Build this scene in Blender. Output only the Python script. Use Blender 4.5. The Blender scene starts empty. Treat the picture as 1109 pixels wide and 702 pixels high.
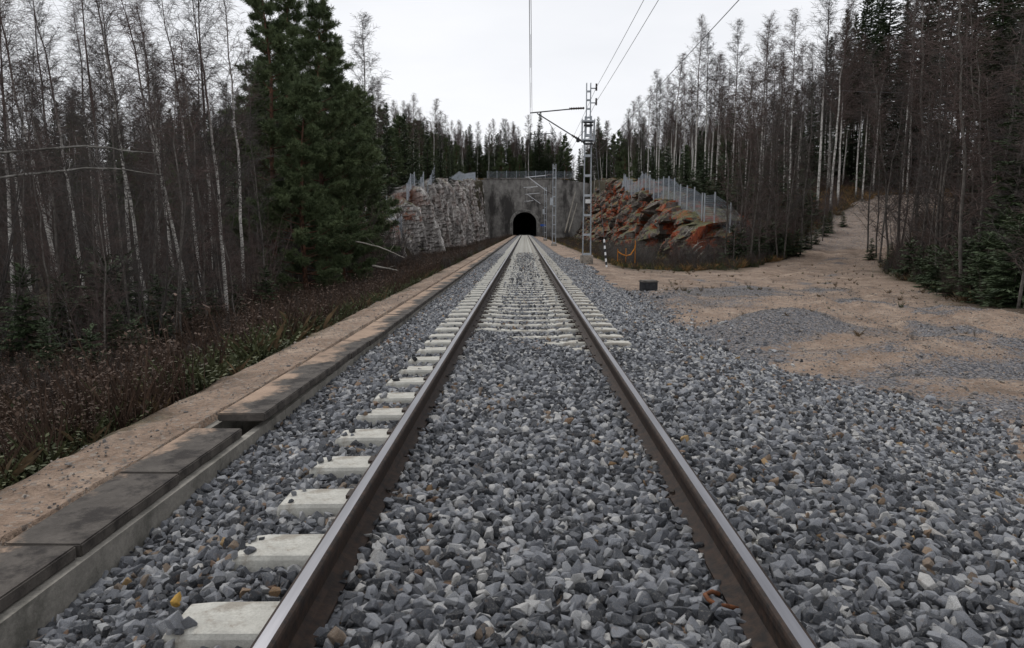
import bpy, bmesh, math, random
import numpy as np
from mathutils import Vector, Matrix, Euler
random.seed(7); RNG = np.random.default_rng(11)
PI = math.pi
sc = bpy.context.scene
COL = sc.collection

# ------------------------------------------------------------------ camera
F = 805.0; W0, H0 = 1109.0, 702.0
CH = 1.205; CX = -0.03
VPX, VPY = 568.0, 249.0
pitch = math.atan((H0/2-VPY)/F); yaw = math.atan((VPX-W0/2)/F)
cam_d = bpy.data.cameras.new('camera'); cam = bpy.data.objects.new('camera', cam_d); COL.objects.link(cam)
cam_d.sensor_width = 36; cam_d.lens = 36*F/W0; cam_d.clip_end = 6000; cam_d.clip_start = 0.05
cam.location = (CX, 0, CH); cam.rotation_euler = (PI/2-pitch, 0, yaw)
sc.camera = cam
def ray(px, py):
    v = Vector(((px-W0/2)/F, -(py-H0/2)/F, -1)); v.rotate(cam.rotation_euler); return v
def at(px, py, D):
    v = ray(px, py); t = D/v.y; return Vector((CX+v.x*t, D, CH+v.z*t))

# ------------------------------------------------------------------ noise
def _h(ix, iy, iz, seed):
    n = (ix*374761393 + iy*668265263 + iz*2147483647 + seed*1274126177) & 0xffffffff
    n = ((n ^ (n >> 13))*1274126177) & 0xffffffff
    n = ((n ^ (n >> 16))*2246822519) & 0xffffffff
    return ((n ^ (n >> 15)) & 0xffffff)/float(0xffffff)
def vnoise(x, y, z=0.0, seed=0):
    x, y, z = np.broadcast_arrays(np.asarray(x, float), np.asarray(y, float), np.asarray(z, float))
    ix = np.floor(x).astype(np.int64); iy = np.floor(y).astype(np.int64); iz = np.floor(z).astype(np.int64)
    fx, fy, fz = x-ix, y-iy, z-iz
    fx = fx*fx*(3-2*fx); fy = fy*fy*(3-2*fy); fz = fz*fz*(3-2*fz)
    r = 0
    for a in (0, 1):
        for b in (0, 1):
            for c in (0, 1):
                w = (fx if a else 1-fx)*(fy if b else 1-fy)*(fz if c else 1-fz)
                r = r + w*_h(ix+a, iy+b, iz+c, seed)
    return r
def fbm(x, y, z=0.0, seed=0, octv=4):
    s = 0; a = .5; t = 0
    for o in range(octv):
        s = s + a*vnoise(np.asarray(x)*2**o, np.asarray(y)*2**o, np.asarray(z)*2**o, seed+o*17); t += a; a *= .5
    return s/t
def sstep(a, b, x):
    t = np.clip((np.asarray(x, float)-a)/(b-a), 0, 1); return t*t*(3-2*t)

# ------------------------------------------------------------------ materials
MATS = {}
def mat(name, rough=.85, spec=.3):
    m = bpy.data.materials.new(name); m.use_nodes = True; nt = m.node_tree
    b = nt.nodes['Principled BSDF']; b.inputs['Roughness'].default_value = rough
    b.inputs['Specular IOR Level'].default_value = spec
    MATS[name] = m
    return m, nt, b
def N(nt, typ, **kw):
    n = nt.nodes.new(typ)
    for k, v in kw.items():
        if k in n.inputs.keys(): n.inputs[k].default_value = v
        else: setattr(n, k, v)
    return n
def L(nt, a, b): nt.links.new(a, b)
def noise(nt, scale, detail=4, vec=None, rough=.6, dist=0):
    n = N(nt, 'ShaderNodeTexNoise', Scale=scale, Detail=detail, Roughness=rough, Distortion=dist)
    if vec is not None: L(nt, vec, n.inputs['Vector'])
    return n.outputs['Fac']
def ramp(nt, fac, stops):
    r = N(nt, 'ShaderNodeValToRGB'); e = r.color_ramp.elements
    while len(e) < len(stops): e.new(.5)
    for i, (p, c) in enumerate(stops):
        e[i].position = p; e[i].color = tuple(c)+(1,) if len(c) == 3 else c
    L(nt, fac, r.inputs['Fac']); return r.outputs['Color']
def mix(nt, fac, a, b, mode='MIX'):
    m = N(nt, 'ShaderNodeMix', data_type='RGBA', blend_type=mode)
    for s, v in (('Factor', fac), ('A', a), ('B', b)):
        sock = [i for i in m.inputs if i.name == s and (i.type == 'RGBA' if s != 'Factor' else i.type == 'VALUE')][0]
        if hasattr(v, 'is_linked'): L(nt, v, sock)
        else: sock.default_value = v if s == 'Factor' else tuple(v)+(1,)
    return [o for o in m.outputs if o.type == 'RGBA'][0]
def math_(nt, op, a, b=0.0, clamp=False):
    m = N(nt, 'ShaderNodeMath', operation=op); m.use_clamp = clamp
    for i, v in enumerate((a, b)):
        if hasattr(v, 'is_linked'): L(nt, v, m.inputs[i])
        else: m.inputs[i].default_value = v
    return m.outputs[0]
def bump(nt, b, h, strength=.5, dist=.02):
    n = N(nt, 'ShaderNodeBump', Strength=strength, Distance=dist); L(nt, h, n.inputs['Height']); L(nt, n.outputs[0], b.inputs['Normal'])
def coords(nt, kind='Object', scale=None):
    t = N(nt, 'ShaderNodeTexCoord'); o = t.outputs[kind]
    if scale:
        mp = N(nt, 'ShaderNodeMapping'); mp.inputs['Scale'].default_value = scale; L(nt, o, mp.inputs['Vector']); o = mp.outputs[0]
    return o
def simple(name, c1, c2, scale=8, rough=.85, bs=.3, bd=.01, spec=.3, metal=0, vecscale=None, lo=.35, hi=.65):
    m, nt, b = mat(name, rough, spec); v = coords(nt, 'Object', vecscale)
    f = noise(nt, scale, 5, v); L(nt, ramp(nt, f, [(lo, c1), (hi, c2)]), b.inputs['Base Color'])
    b.inputs['Metallic'].default_value = metal
    if bs: bump(nt, b, noise(nt, scale*3, 4, v), bs, bd)
    return m

# stones
def stone_mat(name, stops):
    m, nt, b = mat(name, .8, .35)
    a = N(nt, 'ShaderNodeAttribute', attribute_type='INSTANCER', attribute_name='tint')
    v = coords(nt, 'Object')
    base = ramp(nt, a.outputs['Fac'], stops)
    sp = noise(nt, 42, 5, v, .75)
    base = mix(nt, .8, base, ramp(nt, sp, [(.33, (.38, .38, .38)), (.5, (.95, .95, .95)), (.66, (1.7, 1.68, 1.64))]), 'MULTIPLY')
    dust = noise(nt, 12, 3, v)
    base = mix(nt, math_(nt, 'MULTIPLY', sstepn(nt, dust, .5, .75), .4), base, (.33, .31, .28))
    vm = N(nt, 'ShaderNodeVectorMath', operation='ADD'); L(nt, v, vm.inputs[0])
    cb = N(nt, 'ShaderNodeCombineXYZ'); L(nt, math_(nt, 'MULTIPLY', a.outputs['Fac'], 731.0), cb.inputs[0]); L(nt, cb.outputs[0], vm.inputs[1])
    st = noise(nt, 1.7, 4, vm.outputs[0])
    base = mix(nt, math_(nt, 'MULTIPLY', sstepn(nt, st, .6, .72), .42), base, (.16, .105, .065))
    L(nt, base, b.inputs['Base Color'])
    bump(nt, b, noise(nt, 38, 6, v, .7), .8, .009)
    return m
def sstepn(nt, v, a, b):
    m = N(nt, 'ShaderNodeMapRange', interpolation_type='SMOOTHSTEP'); m.inputs['From Min'].default_value = a; m.inputs['From Max'].default_value = b
    L(nt, v, m.inputs['Value']); return m.outputs[0]
STONE_STOPS = [(0, (.03, .032, .037)), (.2, (.07, .075, .085)), (.42, (.15, .158, .177)), (.64, (.25, .26, .282)), (.82, (.38, .382, .385)),
               (.905, (.48, .47, .45)), (.92, (.20, .165, .135)), (.965, (.24, .17, .115)), (.985, (.15, .09, .06)), (1, (.36, .24, .11))]
M_STONE = stone_mat('crushed_granite', STONE_STOPS)
M_PEBBLE = stone_mat('gravel_pebble', [(0, (.09, .085, .085)), (.5, (.19, .175, .165)), (.85, (.30, .26, .22)), (1, (.42, .38, .33))])

def ballast_sheet_mat():
    m, nt, b = mat('ballast_fill', .9, .25); v = coords(nt, 'Object')
    vo = N(nt, 'ShaderNodeTexVoronoi', Scale=19.0); L(nt, v, vo.inputs['Vector'])
    sep = N(nt, 'ShaderNodeSeparateColor'); L(nt, vo.outputs['Color'], sep.inputs[0])
    c = ramp(nt, sep.outputs[0], STONE_STOPS)
    big = noise(nt, .6, 4, v)
    c = mix(nt, math_(nt, 'MULTIPLY', sstepn(nt, big, .45, .7), .35), c, (.24, .22, .2))
    edge = ramp(nt, vo.outputs['Distance'], [(.25, (1, 1, 1)), (.75, (.35, .35, .35))])
    c = mix(nt, .9, c, edge, 'MULTIPLY')
    L(nt, c, b.inputs['Base Color'])
    bump(nt, b, math_(nt, 'MULTIPLY', vo.outputs['Distance'], -1.0), 1.0, .03)
    return m
M_BSHEET = ballast_sheet_mat()

def ground_mat():
    m, nt, b = mat('ground', .95, .15); v = coords(nt, 'Object')
    at_ = N(nt, 'ShaderNodeAttribute', attribute_name='mask'); sep = N(nt, 'ShaderNodeSeparateColor'); L(nt, at_.outputs['Color'], sep.inputs[0])
    n1 = noise(nt, 1.3, 6, v, .7); n2 = noise(nt, 9, 5, v, .7); n3 = noise(nt, 45, 4, v, .7)
    veg = ramp(nt, n1, [(.3, (.022, .018, .013)), (.48, (.045, .034, .022)), (.58, (.035, .04, .018)), (.72, (.07, .05, .03))])
    veg = mix(nt, .7, veg, ramp(nt, n3, [(.3, (.5, .5, .5)), (.7, (1.6, 1.5, 1.4))]), 'MULTIPLY')
    sand = ramp(nt, n1, [(.28, (.175, .124, .092)), (.5, (.278, .207, .16)), (.72, (.40, .32, .255))])
    sand = mix(nt, .75, sand, ramp(nt, n2, [(.3, (.6, .58, .56)), (.62, (1.2, 1.18, 1.15))]), 'MULTIPLY')
    dk = noise(nt, .55, 7, v, .78)
    sand = mix(nt, math_(nt, 'MULTIPLY', sstepn(nt, dk, .5, .62), .55), sand, (.115, .088, .07))
    vo = N(nt, 'ShaderNodeTexVoronoi', Scale=38.0); L(nt, v, vo.inputs['Vector'])
    s2 = N(nt, 'ShaderNodeSeparateColor'); L(nt, vo.outputs['Color'], s2.inputs[0])
    sand = mix(nt, math_(nt, 'MULTIPLY', sstepn(nt, s2.outputs[1], .8, .84), .7), sand, ramp(nt, s2.outputs[0], [(0, (.09, .08, .075)), (1, (.33, .29, .25))]))
    grav = ramp(nt, s2.outputs[0], [(0, (.05, .05, .055)), (.5, (.135, .135, .145)), (.9, (.25, .24, .24)), (1, (.28, .2, .14))])
    c = mix(nt, sep.outputs[0], veg, sand)
    gm = math_(nt, 'ADD', sep.outputs[1], math_(nt, 'ADD', math_(nt, 'MULTIPLY', math_(nt, 'SUBTRACT', n2, .5), 1.2), math_(nt, 'MULTIPLY', math_(nt, 'SUBTRACT', n3, .5), .8)))
    c = mix(nt, sstepn(nt, gm, .38, .58), c, grav)
    L(nt, c, b.inputs['Base Color'])
    h = math_(nt, 'ADD', math_(nt, 'MULTIPLY', n2, 1.2), math_(nt, 'ADD', math_(nt, 'MULTIPLY', n3, .4), math_(nt, 'MULTIPLY', vo.outputs['Distance'], -.3)))
    bump(nt, b, h, .9, .05)
    return m
M_GROUND = ground_mat()

def concrete(name, c1, c2, stain, streak=False, scale=3, sand=False):
    m, nt, b = mat(name, .9, .25); v = coords(nt, 'Object')
    n1 = noise(nt, scale, 7, v, .7)
    c = ramp(nt, n1, [(.3, c1), (.7, c2)])
    vs = coords(nt, 'Object', (1, 1, .3) if streak else (1, 1, 1))
    n2 = noise(nt, scale*(.45 if streak else .8), 6, vs, .7)
    c = mix(nt, sstepn(nt, n2, .46, .62), c, stain)
    n3 = noise(nt, scale*12, 5, v, .75)
    c = mix(nt, .6, c, ramp(nt, n3, [(.3, (.7, .7, .7)), (.7, (1.25, 1.25, 1.25))]), 'MULTIPLY')
    if sand:
        sx = N(nt, 'ShaderNodeSeparateXYZ'); L(nt, coords(nt, 'Object'), sx.inputs[0])
        g = N(nt, 'ShaderNodeNewGeometry'); sn = N(nt, 'ShaderNodeSeparateXYZ'); L(nt, g.outputs['Normal'], sn.inputs[0])
        sp_ = N(nt, 'ShaderNodeSeparateXYZ'); L(nt, g.outputs['Position'], sp_.inputs[0])
        wn = noise(nt, 1.1, 7, g.outputs['Position'], .72)
        far = N(nt, 'ShaderNodeMapRange'); L(nt, sp_.outputs[1], far.inputs['Value']); far.inputs['From Min'].default_value = 4; far.inputs['From Max'].default_value = 9
        far.inputs['To Min'].default_value = -.16; far.inputs['To Max'].default_value = .07
        e = math_(nt, 'ADD', math_(nt, 'MULTIPLY', sx.outputs[0], -1.6), math_(nt, 'ADD', math_(nt, 'MULTIPLY', math_(nt, 'SUBTRACT', wn, .5), 2.2), far.outputs[0]))
        f = math_(nt, 'MULTIPLY', sstepn(nt, e, -.06, .2), sstepn(nt, sn.outputs[2], .5, .8))
        sandc = mix(nt, .8, ramp(nt, noise(nt, 2.2, 5, g.outputs['Position']), [(.3, (.2, .14, .1)), (.7, (.36, .26, .19))]), ramp(nt, n3, [(.3, (.75, .75, .75)), (.7, (1.2, 1.2, 1.2))]), 'MULTIPLY')
        c = mix(nt, f, c, sandc)
    L(nt, c, b.inputs['Base Color']); bump(nt, b, math_(nt, 'ADD', n3, n1), .5, .012)
    return m
M_SLEEPER = concrete('sleeper_concrete', (.38, .37, .335), (.55, .54, .49), (.30, .275, .235), scale=7)
M_LID = concrete('lid_concrete', (.048, .042, .037), (.115, .102, .09), (.028, .024, .022), scale=4, sand=True)
M_TROUGH = concrete('trough_concrete', (.17, .16, .142), (.29, .272, .24), (.12, .115, .1), scale=3)
M_PORTAL = concrete('portal_concrete', (.11, .104, .098), (.34, .325, .305), (.06, .056, .054), streak=True, scale=.7)
M_ARCH = concrete('arch_concrete', (.2, .195, .18), (.34, .33, .31), (.11, .105, .1), scale=1.2)
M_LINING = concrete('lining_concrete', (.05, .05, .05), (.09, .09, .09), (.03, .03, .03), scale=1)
M_FOOTING = concrete('footing_concrete', (.25, .22, .19), (.4, .36, .31), (.15, .13, .11), scale=4)
M_RSIDE = simple('rail_rust', (.012, .009, .008), (.042, .025, .017), 25, .75, .4, .004, .35, .2)
M_RTOP = simple('rail_polished', (.17, .17, .185), (.30, .30, .32), 9, .34, .08, .001, .5, 1.0, (1, .05, 1))
M_CLIP = simple('clip_steel', (.02, .017, .015), (.06, .04, .03), 30, .7, .2, .002)
M_RUST = simple('rusty_steel', (.07, .028, .014), (.18, .07, .03), 60, .85, .4, .003)
M_GALV = simple('galvanised_steel', (.30, .325, .35), (.47, .5, .53), 5, .55, .05, .002, .5, .15)
M_FENCE = simple('fence_wire', (.32, .36, .42), (.48, .53, .6), 5, .5, 0, .002, .5, .3)
M_DARK = simple('dark_metal', (.015, .016, .018), (.04, .04, .045), 12, .6, .1, .002)
M_WIRE = simple('wire', (.05, .05, .055), (.1, .1, .105), 12, .5, 0)
M_CERAMIC = simple('insulator_glaze', (.03, .02, .018), (.06, .04, .035), 12, .25, 0, .01, .5)
M_PALE = simple('pale_steel', (.5, .52, .55), (.66, .68, .7), 5, .5, 0)
M_WHITE = simple('white_paint', (.6, .6, .6), (.78, .78, .77), 12, .6, .05)
M_BLACKP = simple('black_plastic', (.012, .012, .014), (.03, .03, .034), 12, .5, .1)
M_BLUE = simple('blue_paint', (.03, .1, .4), (.05, .14, .5), 12, .5, 0)
M_ORANGE = simple('orange_plastic', (.5, .17, .02), (.7, .28, .03), 12, .6, .1)
M_LEAFY = simple('yellow_leaf', (.4, .28, .05), (.6, .42, .1), 12, .6, 0)
M_NEEDLE = simple('spruce_needles', (.03, .047, .022), (.075, .105, .048), 1.4, .7, 0, lo=.3, hi=.7)
M_PINEN = simple('pine_needles', (.045, .068, .03), (.13, .165, .075), 1.1, .7, 0, lo=.3, hi=.7)
M_PINEB = simple('pine_bark', (.05, .032, .024), (.16, .075, .045), 6, .9, .6, .02)
M_SPRB = simple('spruce_bark', (.04, .034, .03), (.09, .075, .065), 8, .9, .6, .02)
M_TWIG = simple('bare_twigs', (.042, .037, .034), (.088, .077, .071), 3, .85, 0)
M_TWIGR = simple('reddish_twigs', (.058, .042, .037), (.11, .078, .069), 3, .85, 0)
M_GREYB = simple('grey_bark', (.065, .057, .05), (.16, .145, .13), 7, .9, .4, .01)
M_DEAD = simple('dead_wood', (.22, .2, .17), (.42, .39, .34), 10, .85, .3, .01)
M_GRASSB = simple('dry_grass', (.06, .042, .024), (.19, .13, .07), 4, .85, 0)
M_GRASSR = simple('reddish_stalks', (.036, .023, .016), (.098, .06, .041), 4, .85, 0)
M_GRASSG = simple('green_herbs', (.034, .043, .018), (.1, .106, .046), 4, .75, 0)
def birch_mat():
    m, nt, b = mat('birch_bark', .75, .3); v = coords(nt, 'Object', (1, 1, 3.2)); v2 = coords(nt)
    n1 = noise(nt, 4.5, 6, v, .75)
    c = ramp(nt, n1, [(.38, (.035, .03, .028)), (.46, (.42, .4, .37)), (.6, (.72, .69, .64))])
    sx = N(nt, 'ShaderNodeSeparateXYZ'); L(nt, v2, sx.inputs[0])
    low = math_(nt, 'ADD', sx.outputs[2], math_(nt, 'MULTIPLY', noise(nt, 2, 4, v2), 3))
    c = mix(nt, sstepn(nt, low, 8.5, 13), c, (.075, .052, .046))
    c = mix(nt, sstepn(nt, low, 3.2, 1.0), c, (.07, .065, .055))
    L(nt, c, b.inputs['Base Color']); bump(nt, b, n1, .3, .01); return m
M_BIRCH = birch_mat()
def rock_mat(name, light, mid, dark, red, redcut, moss=.5, redscale=.35):
    m, nt, b = mat(name, .9, .2); v = coords(nt)
    vz = coords(nt, 'Object', (1, 1, .28))
    n1 = noise(nt, .9, 8, vz, .75); n2 = noise(nt, 5, 6, v, .7); n3 = noise(nt, redscale, 6, v, .7)
    c = ramp(nt, n1, [(.36, dark), (.5, mid), (.64, light)])
    c = mix(nt, .7, c, ramp(nt, n2, [(.32, (.45, .45, .45)), (.68, (1.4, 1.38, 1.35))]), 'MULTIPLY')
    at_ = N(nt, 'ShaderNodeAttribute', attribute_name='lichen')
    rf = math_(nt, 'MULTIPLY', sstepn(nt, n3, redcut, redcut+.06), at_.outputs['Fac'])
    rc = mix(nt, sstepn(nt, n2, .35, .7), red, (red[0]*.45, red[1]*.35, red[2]*.5))
    c = mix(nt, rf, c, rc)
    g = N(nt, 'ShaderNodeNewGeometry'); s = N(nt, 'ShaderNodeSeparateXYZ'); L(nt, g.outputs['True Normal'], s.inputs[0])
    mf = math_(nt, 'MULTIPLY', sstepn(nt, math_(nt, 'ADD', s.outputs[2], math_(nt, 'MULTIPLY', math_(nt, 'SUBTRACT', noise(nt, 1.3, 5, v), .5), 1.5)), .55, .85), moss)
    c = mix(nt, mf, c, ramp(nt, n2, [(.35, (.035, .045, .018)), (.6, (.12, .12, .04)), (.75, (.24, .2, .12))]))
    L(nt, c, b.inputs['Base Color'])
    bump(nt, b, math_(nt, 'ADD', n1, math_(nt, 'MULTIPLY', n2, .6)), .9, .18)
    return m
M_ROCKL = rock_mat('pale_gneiss', (.70, .675, .65), (.31, .29, .28), (.045, .04, .037), (.36, .11, .04), .5, .6)
M_ROCKR = rock_mat('red_lichen_rock', (.22, .195, .175), (.10, .085, .075), (.035, .03, .027), (.30, .075, .03), .5, .7, .6)

# ------------------------------------------------------------------ object helpers
def tag(o, label=None, cat=None, group=None, kind=None):
    if label: o['label'] = label
    if cat: o['category'] = cat
    if group: o['group'] = group
    if kind: o['kind'] = kind
    return o
def empty(name, loc, label=None, cat=None, group=None, rz=0):
    o = bpy.data.objects.new(name, None); COL.objects.link(o); o.location = loc; o.rotation_euler = (0, 0, rz)
    o.empty_display_size = .2
    return tag(o, label, cat, group)
class MB:
    def __init__(s): s.v = []; s.f = []; s.m = []; s.n = 0
    def add(s, v, f, mi=0):
        v = np.asarray(v, float).reshape(-1, 3); k = s.n
        s.v.append(v); s.f += [tuple(i+k for i in q) for q in f]; s.m += [mi]*len(f); s.n += len(v)
    def merge(s, o, mi):
        for a in [np.concatenate(o.v)]: k = s.n; s.v.append(a); s.n += len(a)
        s.f += [tuple(i+k for i in q) for q in o.f]; s.m += [mi]*len(o.f)
    def box(s, c, d, mi=0, rot=None):
        x, y, z = [i/2 for i in d]
        v = np.array([(-x,-y,-z),(x,-y,-z),(x,y,-z),(-x,y,-z),(-x,-y,z),(x,-y,z),(x,y,z),(-x,y,z)])
        if rot is not None: v = v @ np.array(rot.to_matrix()).T
        s.add(v+np.array(c), [(0,3,2,1),(4,5,6,7),(0,1,5,4),(1,2,6,5),(2,3,7,6),(3,0,4,7)], mi)
    def tube(s, p, r, k=6, mi=0, cap=True):
        p = np.asarray(p, float); n = len(p); r = np.broadcast_to(np.asarray(r, float), (n,))
        t = np.gradient(p, axis=0); t /= np.maximum(np.linalg.norm(t, axis=1), 1e-9)[:, None]
        ref = np.array([0, 0, 1.]) if abs(t[0, 2]) < .8 else np.array([1., 0, 0])
        a = np.cross(t, ref); a /= np.maximum(np.linalg.norm(a, axis=1), 1e-9)[:, None]; b = np.cross(t, a)
        an = np.arange(k)*2*PI/k
        v = p[:, None, :] + r[:, None, None]*(a[:, None, :]*np.cos(an)[None, :, None] + b[:, None, :]*np.sin(an)[None, :, None])
        f = [(i*k+j, i*k+(j+1) % k, (i+1)*k+(j+1) % k, (i+1)*k+j) for i in range(n-1) for j in range(k)]
        if cap and k > 3: f += [tuple(range(k-1, -1, -1)), tuple((n-1)*k+j for j in range(k))]
        s.add(v.reshape(-1, 3), f, mi)
    def bar(s, a, b, w, mi=0): s.tube([a, b], w, 4, mi)
    def lathe(s, c, prof, k=10, mi=0):   # along z
        an = np.arange(k)*2*PI/k
        v = [(c[0]+r*math.cos(q), c[1]+r*math.sin(q), c[2]+z) for z, r in prof for q in an]
        f = [(i*k+j, i*k+(j+1) % k, (i+1)*k+(j+1) % k, (i+1)*k+j) for i in range(len(prof)-1) for j in range(k)]
        s.add(v, f, mi)
    def mesh(s, name, mats, smooth=False):
        me = bpy.data.meshes.new(name); v = np.concatenate(s.v)
        me.from_pydata(v.tolist(), [], s.f)
        for m in (mats if isinstance(mats, (list, tuple)) else [mats]): me.materials.append(m)
        if any(s.m): me.polygons.foreach_set('material_index', s.m)
        if smooth: me.polygons.foreach_set('use_smooth', [True]*len(s.f))
        me.update(); return me
    def build(s, name, mats, parent=None, smooth=False, loc=None):
        o = bpy.data.objects.new(name, s.mesh(name, mats, smooth)); COL.objects.link(o)
        if parent: o.parent = parent
        if loc is not None: o.location = loc
        return o
def cp(o, parent=None, loc=None):
    c = o.copy(); COL.objects.link(c)
    if parent is not None: c.parent = parent
    if loc is not None: c.location = loc
    return c
def scatter(name, P, rot, scl, idx, tint, variants, mats=None):
    P = np.asarray(P, float)
    me = bpy.data.meshes.new(name); me.vertices.add(len(P)); me.vertices.foreach_set('co', P.ravel())
    def attr(n, t, d, key): a = me.attributes.new(n, t, 'POINT'); a.data.foreach_set(key, np.ascontiguousarray(d).ravel())
    attr('rot', 'FLOAT_VECTOR', np.asarray(rot, float), 'vector')
    scl = np.asarray(scl, float)
    if scl.ndim == 1: scl = np.repeat(scl[:, None], 3, 1)
    attr('scl', 'FLOAT_VECTOR', scl, 'vector'); attr('idx', 'INT', np.asarray(idx, np.int32), 'value'); attr('tint', 'FLOAT', np.asarray(tint, float), 'value')
    me.update()
    o = bpy.data.objects.new(name, me); COL.objects.link(o)
    c = bpy.data.collections.new(name+'_kinds')
    for i, vm in enumerate(variants):
        vo = bpy.data.objects.new('%s_%02d' % (name, i), vm); c.objects.link(vo)
    ng = bpy.data.node_groups.new(name, 'GeometryNodeTree')
    ng.interface.new_socket('Geometry', in_out='INPUT', socket_type='NodeSocketGeometry'); ng.interface.new_socket('Geometry', in_out='OUTPUT', socket_type='NodeSocketGeometry')
    gi = ng.nodes.new('NodeGroupInput'); go = ng.nodes.new('NodeGroupOutput')
    ci = ng.nodes.new('GeometryNodeCollectionInfo'); ci.inputs['Collection'].default_value = c; ci.inputs['Separate Children'].default_value = True; ci.inputs['Reset Children'].default_value = True
    ip = ng.nodes.new('GeometryNodeInstanceOnPoints'); ip.inputs['Pick Instance'].default_value = True
    def na(n, t): a = ng.nodes.new('GeometryNodeInputNamedAttribute'); a.data_type = t; a.inputs['Name'].default_value = n; return a.outputs['Attribute']
    lk = ng.links.new
    lk(gi.outputs[0], ip.inputs['Points']); lk(ci.outputs[0], ip.inputs['Instance'])
    lk(na('idx', 'INT'), ip.inputs['Instance Index'])
    e2r = ng.nodes.new('FunctionNodeEulerToRotation'); lk(na('rot', 'FLOAT_VECTOR'), e2r.inputs[0]); lk(e2r.outputs[0], ip.inputs['Rotation'])
    lk(na('scl', 'FLOAT_VECTOR'), ip.inputs['Scale'])
    lk(ip.outputs[0], go.inputs[0])
    md = o.modifiers.new('scatter', 'NODES'); md.node_group = ng
    return o

# ------------------------------------------------------------------ terrain function
LPATH = np.array([(-17,64,-1.6,-.6),(-14,66,-1.5,1.4),(-12.2,68.5,-1.4,1.9),(-11.5,73,-1.3,2.9),(-11.0,78,-1.2,3.5),(-10.5,81.5,-1.2,5.9),(-10.1,88,-1.1,6.5),(-10,96,-1.1,7.3),(-9.8,112,-1,8.5),(-9.7,150,-1,11.0),(-9.5,201,-1,14.6)], float)
RPATH = np.array([(19.3,52,.6,1.7),(17.6,48.5,-.1,1.7),(15.4,46.4,-.7,1.6),(12.8,47,-1,1.0),(11.2,51,-1.1,1.4),(10.4,58,-1.1,2.2),(10.2,65,-1.1,3.5),(10.2,73,-1.1,4.6),(10.3,80,-1.1,5.6),(10.6,90,-1,6.9),(11.5,120,-1,8.9),(13,150,-1,11),(13.5,201,-1,14.6)], float)
LHX, LHZ = [-100,60,66,72,78,82,95,112,150,200,260,400,900], [-1.6,-1.6,-1.0,.9,1.8,3.0,5.0,6.6,9.8,14.4,16,20,35]
RHX, RHZ = [-100,39,43,46.5,51,57,65,73,81,90,97,117,150,200,260,400,900], [-.8,-.8,-.5,.5,.9,1.3,2.1,3.6,4.9,6.3,6.9,8.0,10.2,14.4,16,20,35]
ROAD = np.array([(6,27,-.8),(12,33,-.8),(17,41,-.4),(20.5,47,.35),(24,53,1.4),(28.5,60,3.0),(35,70,4.4),(44,80,5.0),(60,95,6)], float)
def roadinfo(x, y, poly=None):
    best = np.full(x.shape, 1e9); bz = np.zeros(x.shape)
    poly = ROAD if poly is None else poly
    for a, b in zip(poly[:-1], poly[1:]):
        d = b[:2]-a[:2]; t = np.clip(((x-a[0])*d[0]+(y-a[1])*d[1])/(d@d), 0, 1)
        dd = np.hypot(x-a[0]-t*d[0], y-a[1]-t*d[1]); z = a[2]+t*(b[2]-a[2])
        bz = np.where(dd < best, z, bz); best = np.minimum(dd, best)
    return best, bz
RUT = np.array([(9.5, 5, 0), (8.3, 12, 0), (8.8, 20, 0), (11.2, 29, 0), (15.5, 38.5, 0), (17, 41, 0)], float)
RUT2 = np.array([(16, 10, 0), (11, 15, 0), (8, 21, 0), (7.4, 30, 0)], float)
def foot(D):   # right-hand edge of the ballast
    return np.interp(D, [0, 4, 5.4, 6.3, 7, 7.7, 8.6, 9.5, 11, 14, 20, 40, 60, 200], [4.1, 3.9, 3.75, 4.0, 4.5, 4.5, 3.9, 3.4, 3.1, 3.0, 3.1, 2.9, 2.7, 2.7])
def mound(x, y, cx, cy, rx, ry, h, a=0):
    c, s = math.cos(a), math.sin(a); u = (x-cx)*c+(y-cy)*s; v = -(x-cx)*s+(y-cy)*c
    return h*np.exp(-((u/rx)**2+(v/ry)**2))
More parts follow.
